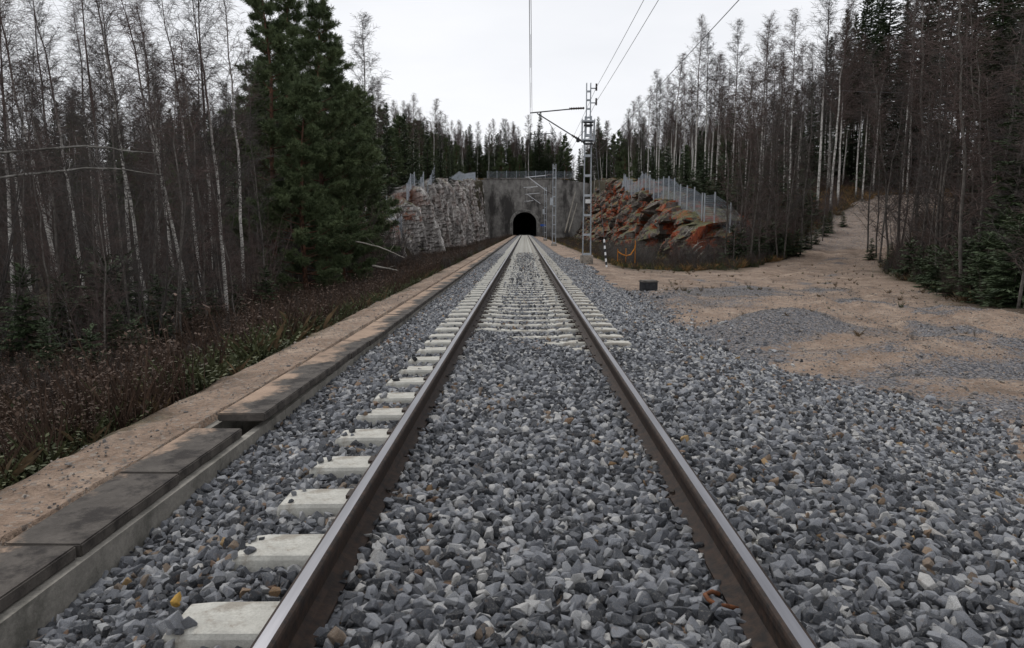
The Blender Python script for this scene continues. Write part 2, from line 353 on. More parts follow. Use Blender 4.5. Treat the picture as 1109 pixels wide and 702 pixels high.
def ground(x, y):
    x = np.asarray(x, float); y = np.asarray(y, float); x, y = np.broadcast_arrays(x, y)
    n = fbm(x*.12, y*.12, 0, 3)-.5; nf = fbm(x*.9, y*.9, 0, 9)-.5; nff = fbm(x*4, y*4, 0, 19, 3)-.5
    # left
    zl = np.interp(-x, [2.44, 2.95, 3.3, 4.2, 5.5, 8, 14, 40, 300], [-.212, -.24, -.42, -.85, -1.25, -1.6, -1.6, -1.2, 3])
    zl = zl + n*sstep(5, 12, -x)*.8 + nf*sstep(3, 5, -x)*.25 + nff*.035 + (fbm(x*9, y*9, 0, 23, 3)-.5)*.07*sstep(2.5, 2.65, -x) + .03*sstep(2.48, 2.6, -x)*(1-sstep(2.7, 2.95, -x))*(vnoise(x, y*1.7, 0, 24))
    xf = np.interp(y, LPATH[:, 1], -LPATH[:, 0])
    zh = np.interp(y, LHX, LHZ)+n*1.2+sstep(15, 60, -x)*1.5
    wl = sstep(xf+.5, xf+1.8, -x)*sstep(62, 66, y)
    zl = zl*(1-wl)+zh*wl
    # right
    zr = np.interp(x, [2, 2.8, 3.4, 5, 8, 15, 40, 300], [-.9, -.8, -.72, -.72, -.8, -.8, .8, 6]) + nf*.12*sstep(3, 6, x) + nff*.085
    zr = zr + mound(x, y, 4.9, 14.4, 2.5, .95, .38, .95)+mound(x, y, 6.0, 11.2, 2.0, .7, .24, .3)+mound(x, y, 3.9, 20.5, .7, 2.5, .2)+mound(x, y, 8.6, 12.5, 2.6, .9, .2, .2)+mound(x, y, 7.2, 19, 2.6, 1.4, .25, -.4)+mound(x, y, 5, 25, 1.6, 2.2, .25)+mound(x, y, 11, 17, 2.4, 1.2, .2, .5)
    for pl, dp in ((RUT, .07), (RUT2, .05)):
        q, _ = roadinfo(x, y, pl); zr = zr - dp*np.exp(-((q-.85)/.22)**2) + dp*.5*np.exp(-((q-.4)/.2)**2) + dp*.4*np.exp(-((q-1.3)/.2)**2)
    shoulder = sstep(24, 30, y)*(1-sstep(3.6, 5.6, x))
    zr = zr*(1-shoulder)+(-.52+nff*.05)*shoulder
    zr = zr - sstep(36, 46, y)*sstep(4.5, 7, x)*.45*(1-sstep(9, 12, x))
    xf = np.interp(y, RPATH[3:, 1], RPATH[3:, 0])
    zh = np.interp(y, RHX, RHZ)+n*.4*sstep(12, 20, x)+sstep(22, 60, x)*2.0
    wr = sstep(xf+3.4, xf+5.4, x)*sstep(41, 44.5, y)
    zr = zr*(1-wr)+zh*wr
    rd, rz = roadinfo(x, y); w = 1-sstep(2.6, 6.5, rd)
    zr = zr*(1-w)+(rz+nf*.12+nff*.04-.08*np.exp(-((np.abs(rd)-.8)/.3)**2))*w*1.0
    z = np.where(x < 0, zl, zr)
    # behind the portal the hill closes over the track
    hi = np.interp(y, LHX, LHZ)+n*1.0
    c = sstep(200.9, 201.6, y)*(1-sstep(11, 15, np.abs(x)))
    z = z*(1-c)+hi*c
    # room for ballast and trough
    core = ((x > -2.43) & (x < 2.4) & (y < 201)); z = np.where(core, -.95, z)
    return z
def masks(x, y):
    n = fbm(x*.5, y*.5, 0, 31)-.5; n2 = fbm(x*1.6, y*1.6, 0, 33)-.5
    rd, rz = roadinfo(x, y)
    sand_l = (x < 0)*(1-sstep(2.75, 3.2, -x+n2*.7))*(y < 201)
    edge = np.interp(y, [0, 10, 16, 19.4, 24, 38.6, 44], [15, 12, 10.8, 11.6, 13.3, 18.1, 19.6])
    yard = (x > 0)*(1-sstep(edge-1, edge+.6, x+n*2))*(1-sstep(34, 39, y+n*3-.25*(x-9)+0*x))
    shoul = (x > 0)*(1-sstep(3.9, 4.9, x+n2))*(y > 24)*(y < 200)
    road = (1-sstep(2.2, 3.3, rd+n*1.4))*(x > 0)
    glade = 1-sstep(.7, 1.05, np.hypot((x-33)/6.5, (y-62)/10)+n*.5)
    sand = np.clip(np.maximum.reduce([glade, sand_l*1., yard*1., shoul*1., road*1.]), 0, 1)
    q1, _ = roadinfo(x, y, RUT); q2, _ = roadinfo(x, y, RUT2)
    gr = (x > 0)*(.3*np.exp(-((q1-.4)/.3)**2)*(y < 45)+.3*np.exp(-((q2-.4)/.3)**2)+np.exp(-((x-foot(y))/.45)**2)*.42*(y < 26) + mound(x, y, 4.7, 13.9, 2.6, 1.0, 1.0, .95)*(.55+.9*fbm(x*1.1, y*1.1, 0, 91))+mound(x, y, 4.9, 21.5, 1.8, 2.6, .6)+mound(x, y, 6.6, 10.2, 3.0, .55, .8, .25)+mound(x, y, 9.5, 12.0, 3.6, .7, .7, .2)
         + mound(x, y, 5.6, 7.8, 1.6, .8, .5)+mound(x, y, 12, 15, 4, .6, .55, .15)+mound(x, y, 7, 25, 3, 2, .5)+.33*sstep(.5, .66, fbm(x*.6, y*1.1, 0, 77)))*(y < 45) + .44*(x > 0)*(rd < 3.4)*(y >= 45) + (x < 0)*(x > -3.3)*.12*(y > 0)
    return sand, np.clip(gr, 0, 1)
def lines(segs):
    out = []
    for a, b, st in segs: out += list(np.arange(a, b, st))
    return np.array(out)
gx = np.concatenate([-np.array([700, 450, 300, 200, 150]), -lines([(12, 120, 2)])[::-1], -lines([(3.4, 12, .25)])[::-1], np.arange(-3.4, -2.44, .05), [-2.44, -2.42], [0], [2.38, 2.42], lines([(2.5, 14, .11), (14, 24, .35), (24, 60, 1), (60, 140, 3.5)]), [160, 210, 300, 450, 700]])
gy = np.concatenate([lines([(-8, 1, .5), (1, 24, .12), (24, 50, .3), (50, 90, .7), (90, 198, 2)]), [198.8, 199.6, 200.2, 200.9, 201.1, 201.3, 201.6], lines([(202.5, 300, 5), (300, 1500, 100)])])
X, Y = np.meshgrid(gx, gy); Z = ground(X, Y); S_, G_ = masks(X, Y)
ny, nx = X.shape
me = bpy.data.meshes.new('ground')
idx = np.arange(nx*ny).reshape(ny, nx)
fc = np.stack([idx[:-1, :-1], idx[:-1, 1:], idx[1:, 1:], idx[1:, :-1]], -1).reshape(-1, 4)
# leave the tunnel bore open where the hill closes
ctr = np.stack([X, Y], -1)[:-1, :-1].reshape(-1, 2)
me.from_pydata(np.stack([X, Y, Z], -1).reshape(-1, 3).tolist(), [], fc[~((np.abs(ctr[:, 0]) < 5) & (ctr[:, 1] > 200.0) & (ctr[:, 1] < 201.5))].tolist())
me.polygons.foreach_set('use_smooth', [True]*len(me.polygons))
ca = me.color_attributes.new('mask', 'FLOAT_COLOR', 'POINT')
ca.data.foreach_set('color', np.stack([S_.ravel(), G_.ravel(), 0*S_.ravel(), 1+0*S_.ravel()], -1).ravel().astype(np.float32))
me.materials.append(M_GROUND); me.update()
go = bpy.data.objects.new('ground', me); COL.objects.link(go); tag(go, kind='structure')

# ------------------------------------------------------------------ ballast
def zbal(x, D):   # level of the stone tops
    x = np.asarray(x, float); D = np.asarray(D, float)
    mid = -.222 + .078*(1-sstep(8.4, 10.6, D+1.5*(x+.2)+1.4*(vnoise(x*2, D*2, 0, 5)-.5)))
    cr = -.222 + .07*(1-sstep(8.0, 9.6, D+.8*(vnoise(x*2, D*2, 0, 6)-.5)))
    zl = np.interp(-x, [.8, 1.35, 2.02], [0, 0, 1.])*(np.interp(D, [0, 3, 5, 9, 60], [-.205, -.195, -.125, -.10, -.08]))-.222
    fo = foot(D); t = np.clip((x-1.75)/(fo-1.75), 0, 1)
    zr = cr+(-.74-cr)*(t**1.25)
    zr = np.where(D > 24, np.where(t >= 1, -.78, zr), zr)
    return np.where(x < -.8, zl, np.where(x > .8, zr, mid))
bx_ = np.concatenate([np.arange(-2.06, 2, .09), np.linspace(0, 1, 22)+9])
BY = lines([(-6, 24, .15), (24, 60, .5), (60, 260, 2)])
rows = []
for D in BY:
    fo = float(foot(D)); xs = np.concatenate([np.arange(-2.06, 1.9, .09), np.linspace(1.9, fo+.25, 24)]); rows.append(np.stack([xs, np.full_like(xs, D), zbal(xs, D)-.035], -1))
R_ = np.array(rows); R_[:, -1, 2] -= .12
R_[..., 2] += np.where(R_[..., 1] > 30, .018, 0)
nyb, nxb = R_.shape[:2]; ib = np.arange(nyb*nxb).reshape(nyb, nxb)
mb = MB(); mb.add(R_.reshape(-1, 3), np.stack([ib[:-1, :-1], ib[:-1, 1:], ib[1:, 1:], ib[1:, :-1]], -1).reshape(-1, 4).tolist())
o = mb.build('ballast_bed', M_BSHEET, smooth=True); tag(o, kind='structure')

def stone_mesh(seed, m, flat=.72, n=13):
    r = random.Random(seed); bm = bmesh.new()
    for i in range(n):
        v = Vector((r.gauss(0, 1), r.gauss(0, 1), r.gauss(0, 1))).normalized()
        k = max(abs(c) for c in v); v = v/(k**.55)*r.uniform(.8, 1.05)
        bm.verts.new((v.x*.5, v.y*.5*r.uniform(.7, .8) if False else v.y*.37, v.z*.5*flat*.85))
    res = bmesh.ops.convex_hull(bm, input=bm.verts)
    bmesh.ops.delete(bm, geom=[g for g in res['geom_interior'] if isinstance(g, bmesh.types.BMVert)], context='VERTS')
    bmesh.ops.dissolve_limit(bm, angle_limit=.22, verts=bm.verts, edges=bm.edges)
    bmesh.ops.bevel(bm, geom=list(bm.edges), offset=.022, segments=1, affect='EDGES', clamp_overlap=True)
    bmesh.ops.recalc_face_normals(bm, faces=bm.faces)
    me = bpy.data.meshes.new('stone'); bm.to_mesh(me); bm.free(); me.materials.append(m); return me
STONES = [stone_mesh(i, M_STONE, random.Random(i).uniform(.55, 1)) for i in range(28)]
PEBS = [stone_mesh(100+i, M_PEBBLE, .7) for i in range(10)]
SL_D0, SL_S = 2.53, .612
def on_sleeper(x, D, pad=.0):
    k = np.round((D-SL_D0)/SL_S); d = np.abs(D-(SL_D0+k*SL_S)); return (d < .125+pad) & (np.abs(x) < 1.29+pad)
def grid_pts(x0, x1, d0, d1, p, jit=.45):
    xs = np.arange(x0, x1, p); ds = np.arange(d0, d1, p*.9); A, B = np.meshgrid(xs, ds); A = A+((np.arange(len(ds)) % 2)*p*.5)[:, None]
    A = A+RNG.uniform(-jit, jit, A.shape)*p; B = B+RNG.uniform(-jit, jit, B.shape)*p; return A.ravel(), B.ravel()
px_, pd_, pz_, ps_ = [], [], [], []
for (d0, d1, p, lay) in ((.6, 9, .043, 2), (9, 19, .046, 1), (19, 46, .058, 1)):
    for l in range(lay):
        x, d = grid_pts(-2.03, 5.2, d0, d1, p)
        s = np.clip(RNG.normal(.054 if d1 < 20 else .062, .017, x.shape), .022, .105); s = np.where(RNG.random(x.shape) < .035, s*1.35, s)
        z = zbal(x, d)-s*.34+RNG.uniform(-.018, .012, x.shape)+(0 if l == 0 else -.028)
        fo = foot(d); over = x-fo
        nn = (vnoise(x*3, d*3, 0, 44)-.5)*.9
        keep = (x < fo+.05+nn*.6) | ((x < fo+nn+.9) & (RNG.random(x.shape) < .16*np.exp(-np.maximum(over, 0)*2.2)) & (d < 24))
        gz = ground(x, d); z = np.where(x > fo-.5, np.maximum(z, gz+s*.12), z)
        # rails
        cov = (zbal(x, d) > -.19) & (x > -.798)
        keep &= ~((np.abs(np.abs(x)-.798) < np.where(cov, .045+s*.42, .098)) & (z > -.23))
        z = np.where(cov & (np.abs(np.abs(x)-.798) < .1), z-.008, z)
        # visible sleepers stay clear
        ons = on_sleeper(x, d, .004)
        vis = np.where(x < -.88, True, (zbal(x, d) < -.205))
        stray = RNG.random(x.shape) < np.where(x < -1.2, .2, np.where(x < -.8, .003, .05+.16*(np.abs(x) < .45)))
        keep &= ~(ons & vis & ~stray)
        nearr = (np.abs(np.abs(x)-.798) < .15) & (vis | (x < -.798)); z = np.where(nearr, np.minimum(z, -.20-s*.1), z)
        z = np.where(ons & vis & stray, -.192+s*.16, z); s = np.where(ons & vis & stray, s*.75, s)
        px_.append(x[keep]); pd_.append(d[keep]); pz_.append(z[keep]); ps_.append(s[keep])
x, d, z, s = map(np.concatenate, (px_, pd_, pz_, ps_)); n = len(x); print('stones', n)
rot = np.stack([RNG.normal(0, .75, n), RNG.normal(0, .75, n), RNG.uniform(0, 2*PI, n)], -1)
scl = s[:, None]*RNG.uniform(.85, 1.3, (n, 3))*np.array([1.18, 1.12, 1.1])
tint = np.clip(RNG.random(n), 0, 1)
warm = (vnoise(x*1.3, d*1.3, 0, 8) < .42) | (x < -.85) | (x > 1.6)
tint = np.where((tint > .905) & (~warm | (RNG.random(n) < .45)), RNG.random(n)*.85, tint)
side = np.where((x < -.9), .92, 1.0); tint = np.where(tint < .905, tint*side, tint)
o = scatter('ballast_stones', np.stack([x, d, z], -1), rot, scl, RNG.integers(0, len(STONES), n), tint, STONES); tag(o, kind='stuff')
# pebbles on sand and gravel
x1, d1 = RNG.uniform(3, 13, 48000), RNG.uniform(4.5, 26, 48000)
x2, d2 = RNG.uniform(-3.2, -2.44, 9000), RNG.uniform(1.5, 26, 9000)
x3, d3 = RNG.uniform(3.5, 40, 26000), RNG.uniform(24, 78, 26000)
x = np.concatenate([x1, x2, x3]); d = np.concatenate([d1, d2, d3]); S, G = masks(x, d)
keep = ((RNG.random(len(x)) < .10+.95*G+.3*(fbm(x*.7, d*.7, 0, 50) > .56)) & (S > .5) & ((x < 0) | (x > foot(d)+.1)))
x, d, G = x[keep], d[keep], G[keep]; n = len(x); s = RNG.uniform(.012, .038, n)+.045*(RNG.random(n) < .035)+np.maximum(d-24, 0)*.0013
s = np.where(x < 0, s*.62, s)
o = scatter('gravel', np.stack([x, d, ground(x, d)+s*.1], -1), np.stack([RNG.normal(0, .4, n), RNG.normal(0, .4, n), RNG.uniform(0, 6.3, n)], -1), s, RNG.integers(0, 10, n), np.clip(RNG.random(n)*(1-.3*G), 0, 1), PEBS); tag(o, kind='stuff')

# ------------------------------------------------------------------ rails
def rail(xc, label):
    prof = [(-.075, 0), (-.075, .011), (-.03, .024), (-.009, .042), (-.00825, .115), (-.018, .127), (-.035, .135), (-.036, .158), (-.0325, .166), (-.026, .1705), (-.020, .1725),
            (.020, .1725), (.026, .1705), (.0325, .166), (.036, .158), (.035, .135), (.018, .127), (.00825, .115), (.009, .042), (.03, .024), (.075, .011), (.075, 0)]
    ys = np.concatenate([np.arange(-4, 40, 2), np.arange(40, 262, 6)]); k = len(prof); mb = MB()
    V = np.array([[(p[0], y, p[1]-.1725) for p in prof] for y in ys]).reshape(-1, 3)
    f = []; m = []
    for i in range(len(ys)-1):
        for j in range(k):
            f.append((i*k+j, i*k+(j+1) % k, (i+1)*k+(j+1) % k, (i+1)*k+j)); m.append(1 if j == 10 else 0)
    mb.add(V, f); mb.m = m
    o = mb.build('rail', [M_RSIDE, M_RTOP], loc=(xc, 0, 0)); tag(o, label, 'rail', 'the two rails of the track')
rail(-.798, 'steel rail beside the exposed sleeper ends, on the trough side of the track')
rail(.798, 'steel rail on the mast side, with the rusty loose clip by its foot')

# ------------------------------------------------------------------ sleepers
def sleeper_mesh(seed=0):
    xs = np.array([-1.3, -1.285, -1.2, -.95, -.62, -.45, -.25, 0, .25, .45, .62, .95, 1.2, 1.285, 1.3])
    zt = np.array([-.03, -.012, -.004, 0, 0, -.012, -.024, -.03, -.024, -.012, 0, 0, -.004, -.012, -.03])
    wt = np.array([.105, .115, .118, .12, .115, .1, .088, .085, .088, .1, .115, .12, .118, .115, .105])
    V = []
    for x, z, w in zip(xs, zt, wt):
        V += [(x, -.15, -.2), (x, -w-.006, z-.02), (x, -w+.006, z-.003), (x, -w+.02, z), (x, w-.02, z), (x, w-.006, z-.003), (x, w+.006, z-.02), (x, .15, -.2)]
    f = [(i*8+j, (i+1)*8+j, (i+1)*8+(j+1) % 8, i*8+(j+1) % 8) for i in range(len(xs)-1) for j in range(8)]
    f += [tuple(range(8)), tuple(range(14*8+7, 14*8-1, -1))]
    mb = MB(); mb.add(V, f); return mb
SLM = sleeper_mesh().mesh('sleeper', M_SLEEPER)
cl = MB()
th = np.linspace(-.4*PI, 1.2*PI, 9)
cl.tube([(.02+.035*math.cos(t), .038*math.sin(t), .022+.012*math.cos(t*2)) for t in th], .009, 6)
cl.box((-.005, 0, .009), (.10, .10, .018)); cl.box((.045, 0, .026), (.02, .05, .03))
CLM = cl.mesh('clip', M_CLIP)
ordn = ['first', 'second', 'third', 'fourth', 'fifth', 'sixth', 'seventh', 'eighth', 'ninth', 'tenth', 'eleventh', 'twelfth', 'thirteenth', 'fourteenth', 'fifteenth', 'sixteenth', 'seventeenth', 'eighteenth', 'nineteenth', 'twentieth']
NS = int((205-SL_D0)/SL_S)
rest = MB()
for k in range(0, NS):
    D = SL_D0+k*SL_S
    zz = -.187 + (.004 if k % 3 else -.003)
    if k < 298:
        o = bpy.data.objects.new('sleeper', SLM); COL.objects.link(o); o.location = (random.uniform(-.012, .012), D, zz); o.rotation_euler = (0, 0, random.uniform(-.008, .008))
        if k == 0: lb = 'pale concrete sleeper nearest the camera, only its outer end clear of ballast'
        elif k < 12: lb = 'pale concrete sleeper with its middle buried, %s exposed end from the camera' % ordn[k]
        elif k < 27: lb = 'pale concrete sleeper, %s past the heaped ballast between the rails' % ordn[k-12]
        else: lb = 'pale concrete sleeper in the far run of track towards the tunnel'
        tag(o, lb, 'sleeper', 'concrete sleepers under the rails')
        if 2 <= k < 55:
            for sx in (-1, 1):
                for ss in (-1, 1):
                    c = bpy.data.objects.new('rail_clip', CLM); COL.objects.link(c); c.parent = o; c.location = (sx*.798+ss*.105, 0, 0); c.rotation_euler = (0, 0, 0 if ss < 0 else PI)
    else: rest.add(np.concatenate(sleeper_mesh().v)+np.array([0, D, -.187]), [tuple(q) for q in sleeper_mesh().f])
o = rest.build('distant_sleepers', M_SLEEPER); tag(o, kind='stuff')

# loose rusty clip, yellow stone
t = MB(); c0 = at(783, 664, 2.55); c0.z = -.155
pts = [(.055, .0, .0), (.02, .01, .005), (-.02, .005, .01), (-.045, .03, .018), (-.05, .065, .02), (-.02, .09, .02), (.01, .085, .012)]
t.tube(pts, .009, 7); o = t.build('loose_clip', M_RUST, smooth=True, loc=c0); tag(o, 'rusty bent rail clip lying loose in the ballast', 'rail clip')
def single_stone(px, py, D, size, col, label, seed, z):
    m = simple('stone_'+str(seed), tuple(c*.7 for c in col), tuple(c*1.2 for c in col), 30, .8, .5, .005)
    o = bpy.data.objects.new('stone', stone_mesh(seed, m, .9)); COL.objects.link(o); p = at(px, py, D); o.location = (p.x, p.y, z); o.scale = (size,)*3; o.rotation_euler = (.3, .2, seed)
    tag(o, label, 'stone')
single_stone(192, 656, 2.68, .062, (.5, .3, .07), 'small yellow ochre stone lying among the grey ballast', 501, -.205)

# ------------------------------------------------------------------ cable trough
mb = MB()
for s_, x0 in ((0, -2.035), (1, -2.405)):
    ys = np.arange(-3, 199.5, 4.5)
    for a in ys: mb.box((x0, a+2.24, -.505), (.058, 4.49, .47))
mb.box((-2.22, 98, -.73), (.30, 202, .05))
tr = empty('cable_trough', (0, 0, 0)); tag(tr, 'long grey concrete cable trough beside the track', 'cable trough')
mb.build('channel', M_TROUGH, tr)
# raised moulding ring on the near wall
mb = MB()
for (a, b) in (((1.98, -.49), (2.22, -.49)), ((1.98, -.35), (2.22, -.35))): mb.box((-2.002, (a[0]+b[0])/2, a[1]), (.012, b[0]-a[0], .012))
for yy in (1.98, 2.22): mb.box((-2.002, yy, -.42), (.012, .012, .128))
mb.build('moulded_recess', M_TROUGH, tr)
def lid_mesh():
    bm = bmesh.new(); bmesh.ops.create_cube(bm, size=1); bmesh.ops.scale(bm, vec=(.355, .985, .062), verts=bm.verts)
    bmesh.ops.bevel(bm, geom=list(bm.edges), offset=.007, segments=2, affect='EDGES')
    me = bpy.data.meshes.new('lid'); bm.to_mesh(me); bm.free(); me.materials.append(M_LID); return me
LIDM = lid_mesh()
k = 0; D = 5.17-.5-7
while D < 199:
    raised = D > 5.25
    o = bpy.data.objects.new('trough_lid', LIDM); COL.objects.link(o)
    o.location = (-2.225+(.045 if raised else 0)+random.uniform(-.01, .01), D, -.235+random.uniform(-.003, .003)); o.rotation_euler = (random.uniform(-.006, .006), random.uniform(-.01, .01), random.uniform(-.012, .012))
    if 5.25 < D < 9: q_ = min(3, int(D-5.5)); o.location.z += [.052, .03, .014, .006][q_]; o.location.x += [.035, .01, 0, 0][q_]
    if D < 2.4: lb = 'dark concrete trough lid at the near end of the row'
    elif D < 5.25: lb = 'dark sand-strewn trough lid, %s before the gap in the row' % ordn[int(round(4.67-D))]
    elif D < 24: lb = 'dark concrete trough lid, %s beyond the gap in the row' % ordn[min(19, int(round(D-5.87)))]
    else: lb = 'dark concrete trough lid in the far row towards the tunnel'
    tag(o, lb, 'trough lid', 'concrete lids along the cable trough')
    D += 1.0
    if abs(D-5.67) < .1: D = 5.87
# sand lies up against the outer side of the trough
# ------------------------------------------------------------------ portal
YP = 200.0
def arch_pts(w, zs, zb, n=18):
    hw = w/2; pts = [(hw, zb), (hw, zs)]
    for i in range(1, n): a = i*PI/n; pts.append((hw*math.cos(a), zs+hw*.92*math.sin(a)))
    pts += [(-hw, zs), (-hw, zb)]; return pts
AP = arch_pts(6.3, 3.0, -.9)
bm = bmesh.new()
outer = [(-15, -2), (-3.15, -2)]+AP[::-1]+[(3.15, -2), (17, -2), (17, 13.4), (9, 14.6), (-10, 14.6), (-15, 13.8)]
vs = [bm.verts.new((x, YP, z)) for x, z in outer]; f = bm.faces.new(vs)
r = bmesh.ops.extrude_face_region(bm, geom=[f]); bmesh.ops.translate(bm, vec=(0, 1.0, 0), verts=[g for g in r['geom'] if isinstance(g, bmesh.types.BMVert)])
bmesh.ops.triangulate(bm, faces=bm.faces); bmesh.ops.recalc_face_normals(bm, faces=bm.faces)
pt = empty('tunnel_portal', (0, YP, 0), 'grey stained concrete tunnel portal with a dark arched mouth', 'tunnel portal')
def bmo(bm, name, m, parent=None, loc=None):
    me = bpy.data.meshes.new(name); bm.to_mesh(me); bm.free(); me.materials.append(m)
    o = bpy.data.objects.new(name, me); COL.objects.link(o)
    if parent: o.parent = parent; o.location = -parent.location
    return o
bmo(bm, 'headwall', M_PORTAL, pt)
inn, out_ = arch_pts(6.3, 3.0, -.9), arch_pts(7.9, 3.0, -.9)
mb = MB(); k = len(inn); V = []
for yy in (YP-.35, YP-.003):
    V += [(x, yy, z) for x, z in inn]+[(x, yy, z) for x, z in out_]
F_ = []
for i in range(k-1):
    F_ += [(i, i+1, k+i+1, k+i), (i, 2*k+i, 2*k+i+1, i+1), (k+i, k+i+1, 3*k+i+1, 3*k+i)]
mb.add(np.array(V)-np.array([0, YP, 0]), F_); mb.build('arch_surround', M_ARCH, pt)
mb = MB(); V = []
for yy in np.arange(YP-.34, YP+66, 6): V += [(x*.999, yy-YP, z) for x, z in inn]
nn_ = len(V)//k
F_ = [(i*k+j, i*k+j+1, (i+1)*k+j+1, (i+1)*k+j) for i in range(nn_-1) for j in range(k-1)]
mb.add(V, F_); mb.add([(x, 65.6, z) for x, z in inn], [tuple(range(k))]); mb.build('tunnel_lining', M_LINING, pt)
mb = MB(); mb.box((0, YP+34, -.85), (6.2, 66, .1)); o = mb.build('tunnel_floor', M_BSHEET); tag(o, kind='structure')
mb = MB(); mb.box((1, -.05, 14.72), (24, .5, .16)); mb.build('coping', M_ARCH, pt)
# small blue sign by the portal
p = at(588, 244, 196); s_ = empty('signal_sign', (p.x, p.y, -.6), 'small blue sign on a post beside the tunnel mouth', 'sign')
mb = MB(); mb.bar((0, 0, 0), (0, 0, p.z+1.1), .05); mb.build('post', M_GALV, s_); mb = MB(); mb.box((0, -.08, p.z+.6), (1.3, .05, .5)); mb.build('sign_plate', M_BLUE, s_)

# ------------------------------------------------------------------ rock cuttings
def cliff(name, path, side, m, style, seed, res=.22):
    seg = np.hypot(np.diff(path[:, 0]), np.diff(path[:, 1])); s = np.concatenate([[0], np.cumsum(seg)])
    st = np.concatenate([np.arange(0, min(60, s[-1]), res), np.arange(min(60, s[-1]), s[-1], res*2.2)])
    P = np.stack([np.interp(st, s, path[:, i]) for i in range(4)], -1)
    kk = np.ones(15)/15
    for i in range(2):
        pp = np.pad(P[:, i], 7, 'edge'); P[:, i] = np.convolve(pp, kk, 'valid')
    T = np.gradient(P[:, :2], axis=0); T /= np.linalg.norm(T, axis=1)[:, None]
    Nn = np.stack([T[:, 1], -T[:, 0]], -1)      # to the right of travel (away from camera) = towards track for the left side
    if side > 0: Nn = -Nn
    # steps in the top line
    st_n = vnoise(st*.28, 0*st, 0, seed+5)
    top = P[:, 3]+(st_n-.5)*.7+(np.floor(vnoise(st*.5, 3+0*st, 0, seed+6)*4)/4-.4)*.6
    nv = 46; v = np.linspace(0, 1, nv); nc = 16; c = np.linspace(0, 1, nc+1)[1:]
    SS, VV = np.meshgrid(st, v, indexing='ij'); zb = P[:, 2][:, None]-.5; zt = top[:, None]
    Zf = zb+(zt-zb)*VV
    if style == 'slabs':
        a = vnoise(SS*.45+Zf*.22, Zf*.03, 0, seed); q = np.floor(a*7)/7
        b = vnoise(SS*1.4+Zf*.3, Zf*.10, 0, seed+1); qb = np.floor(b*5)/5
        disp = (q-.5)*3.2+(qb-.5)*.7+(fbm(SS*2, Zf*2, 0, seed+2)-.5)*.6
        ck = vnoise(SS*.55+Zf*.22, Zf*.05, 0, seed+11); disp = disp-1.3*np.exp(-((ck-.5)/.06)**2)*sstep(0, 1.5, zt-Zf+.8)
        ck = vnoise(SS*1.5+Zf*.5, Zf*.08, 0, seed+12); disp = disp-.7*np.exp(-((ck-.5)/.06)**2)
        lean = .3
    else:
        tz = Zf+SS*.16
        lay = np.floor(tz*1.25+vnoise(SS*.35, tz*.3, 0, seed)*1.6)
        a = _h(lay.astype(np.int64), np.floor(SS*.33+lay*.37).astype(np.int64), 0*lay.astype(np.int64), seed+3)
        b = vnoise(SS*.3, Zf*.35, 0, seed+4)
        disp = (a-.5)*1.5+(b-.5)*2.0+(fbm(SS*1.8, Zf*2.4, 0, seed+2)-.5)*.8
        lean = .85
    disp = disp*sstep(0, 4, SS)*np.clip((zt-zb)/3, .35, 1)
    back = VV*(zt-zb)*lean*.5 + np.where(VV > .8, ((VV-.8)/.2)**2*.6, 0)
    off = disp-back
    Xf = P[:, 0][:, None]+Nn[:, 0][:, None]*off; Yf = P[:, 1][:, None]+Nn[:, 1][:, None]*off
    off0 = off[:, -1][:, None]; cd = (4.6 if style == 'slabs' else 6.2)*c[None, :]
    Xc = P[:, 0][:, None]+Nn[:, 0][:, None]*(off0-cd); Yc = P[:, 1][:, None]+Nn[:, 1][:, None]*(off0-cd)
    Sc = np.broadcast_to(SS[:, :1], Xc.shape)
    Zc = zt+.3*np.sin(c[None, :]*PI)+(np.floor(fbm(Xc*.5, Yc*.5, 0, seed+8)*6)/6-.5)*1.1*sstep(0, .15, c[None, :])+(fbm(Xc*2, Yc*2, 0, seed+9)-.5)*.3-np.where(c[None, :] > .75, (c[None, :]-.75)*8, 0)-(1.6*c[None, :] if style == 'slabs' else .8*c[None, :])
    Xa = np.concatenate([Xf, Xc], 1); Ya = np.concatenate([Yf, Yc], 1); Za = np.concatenate([Zf, Zc], 1)
    n1, n2 = Xa.shape; ii = np.arange(n1*n2).reshape(n1, n2)
    q = np.stack([ii[:-1, :-1], ii[1:, :-1], ii[1:, 1:], ii[:-1, 1:]], -1).reshape(-1, 4)
    mb = MB(); mb.add(np.stack([Xa, Ya, Za], -1).reshape(-1, 3), q.tolist()); o = mb.build(name, m)
    if style == 'slabs':
        lich = np.clip((1-sstep(10, 22, np.broadcast_to(st[:, None], Xa.shape)))*1.0*sstep(.25, .6, (Za-(-1))/5)+.12, 0, 1)
    else:
        lich = np.clip(1.1*(1-sstep(110, 260, Ya)), .15, 1)
        lich = lich*sstep(-.6, 1.2, Za+fbm(Xa*.6, Ya*.6, 0, 4)*1.5)
    at_ = o.data.attributes.new('lichen', 'FLOAT', 'POINT'); at_.data.foreach_set('value', lich.ravel().astype(np.float32))
    tag(o, kind='structure'); return o
CLIFFS = [cliff('rock_cutting_left', LPATH, -1, M_ROCKL, 'slabs', 21),
cliff('rock_cutting_right', RPATH, 1, M_ROCKR, 'strata', 52)]

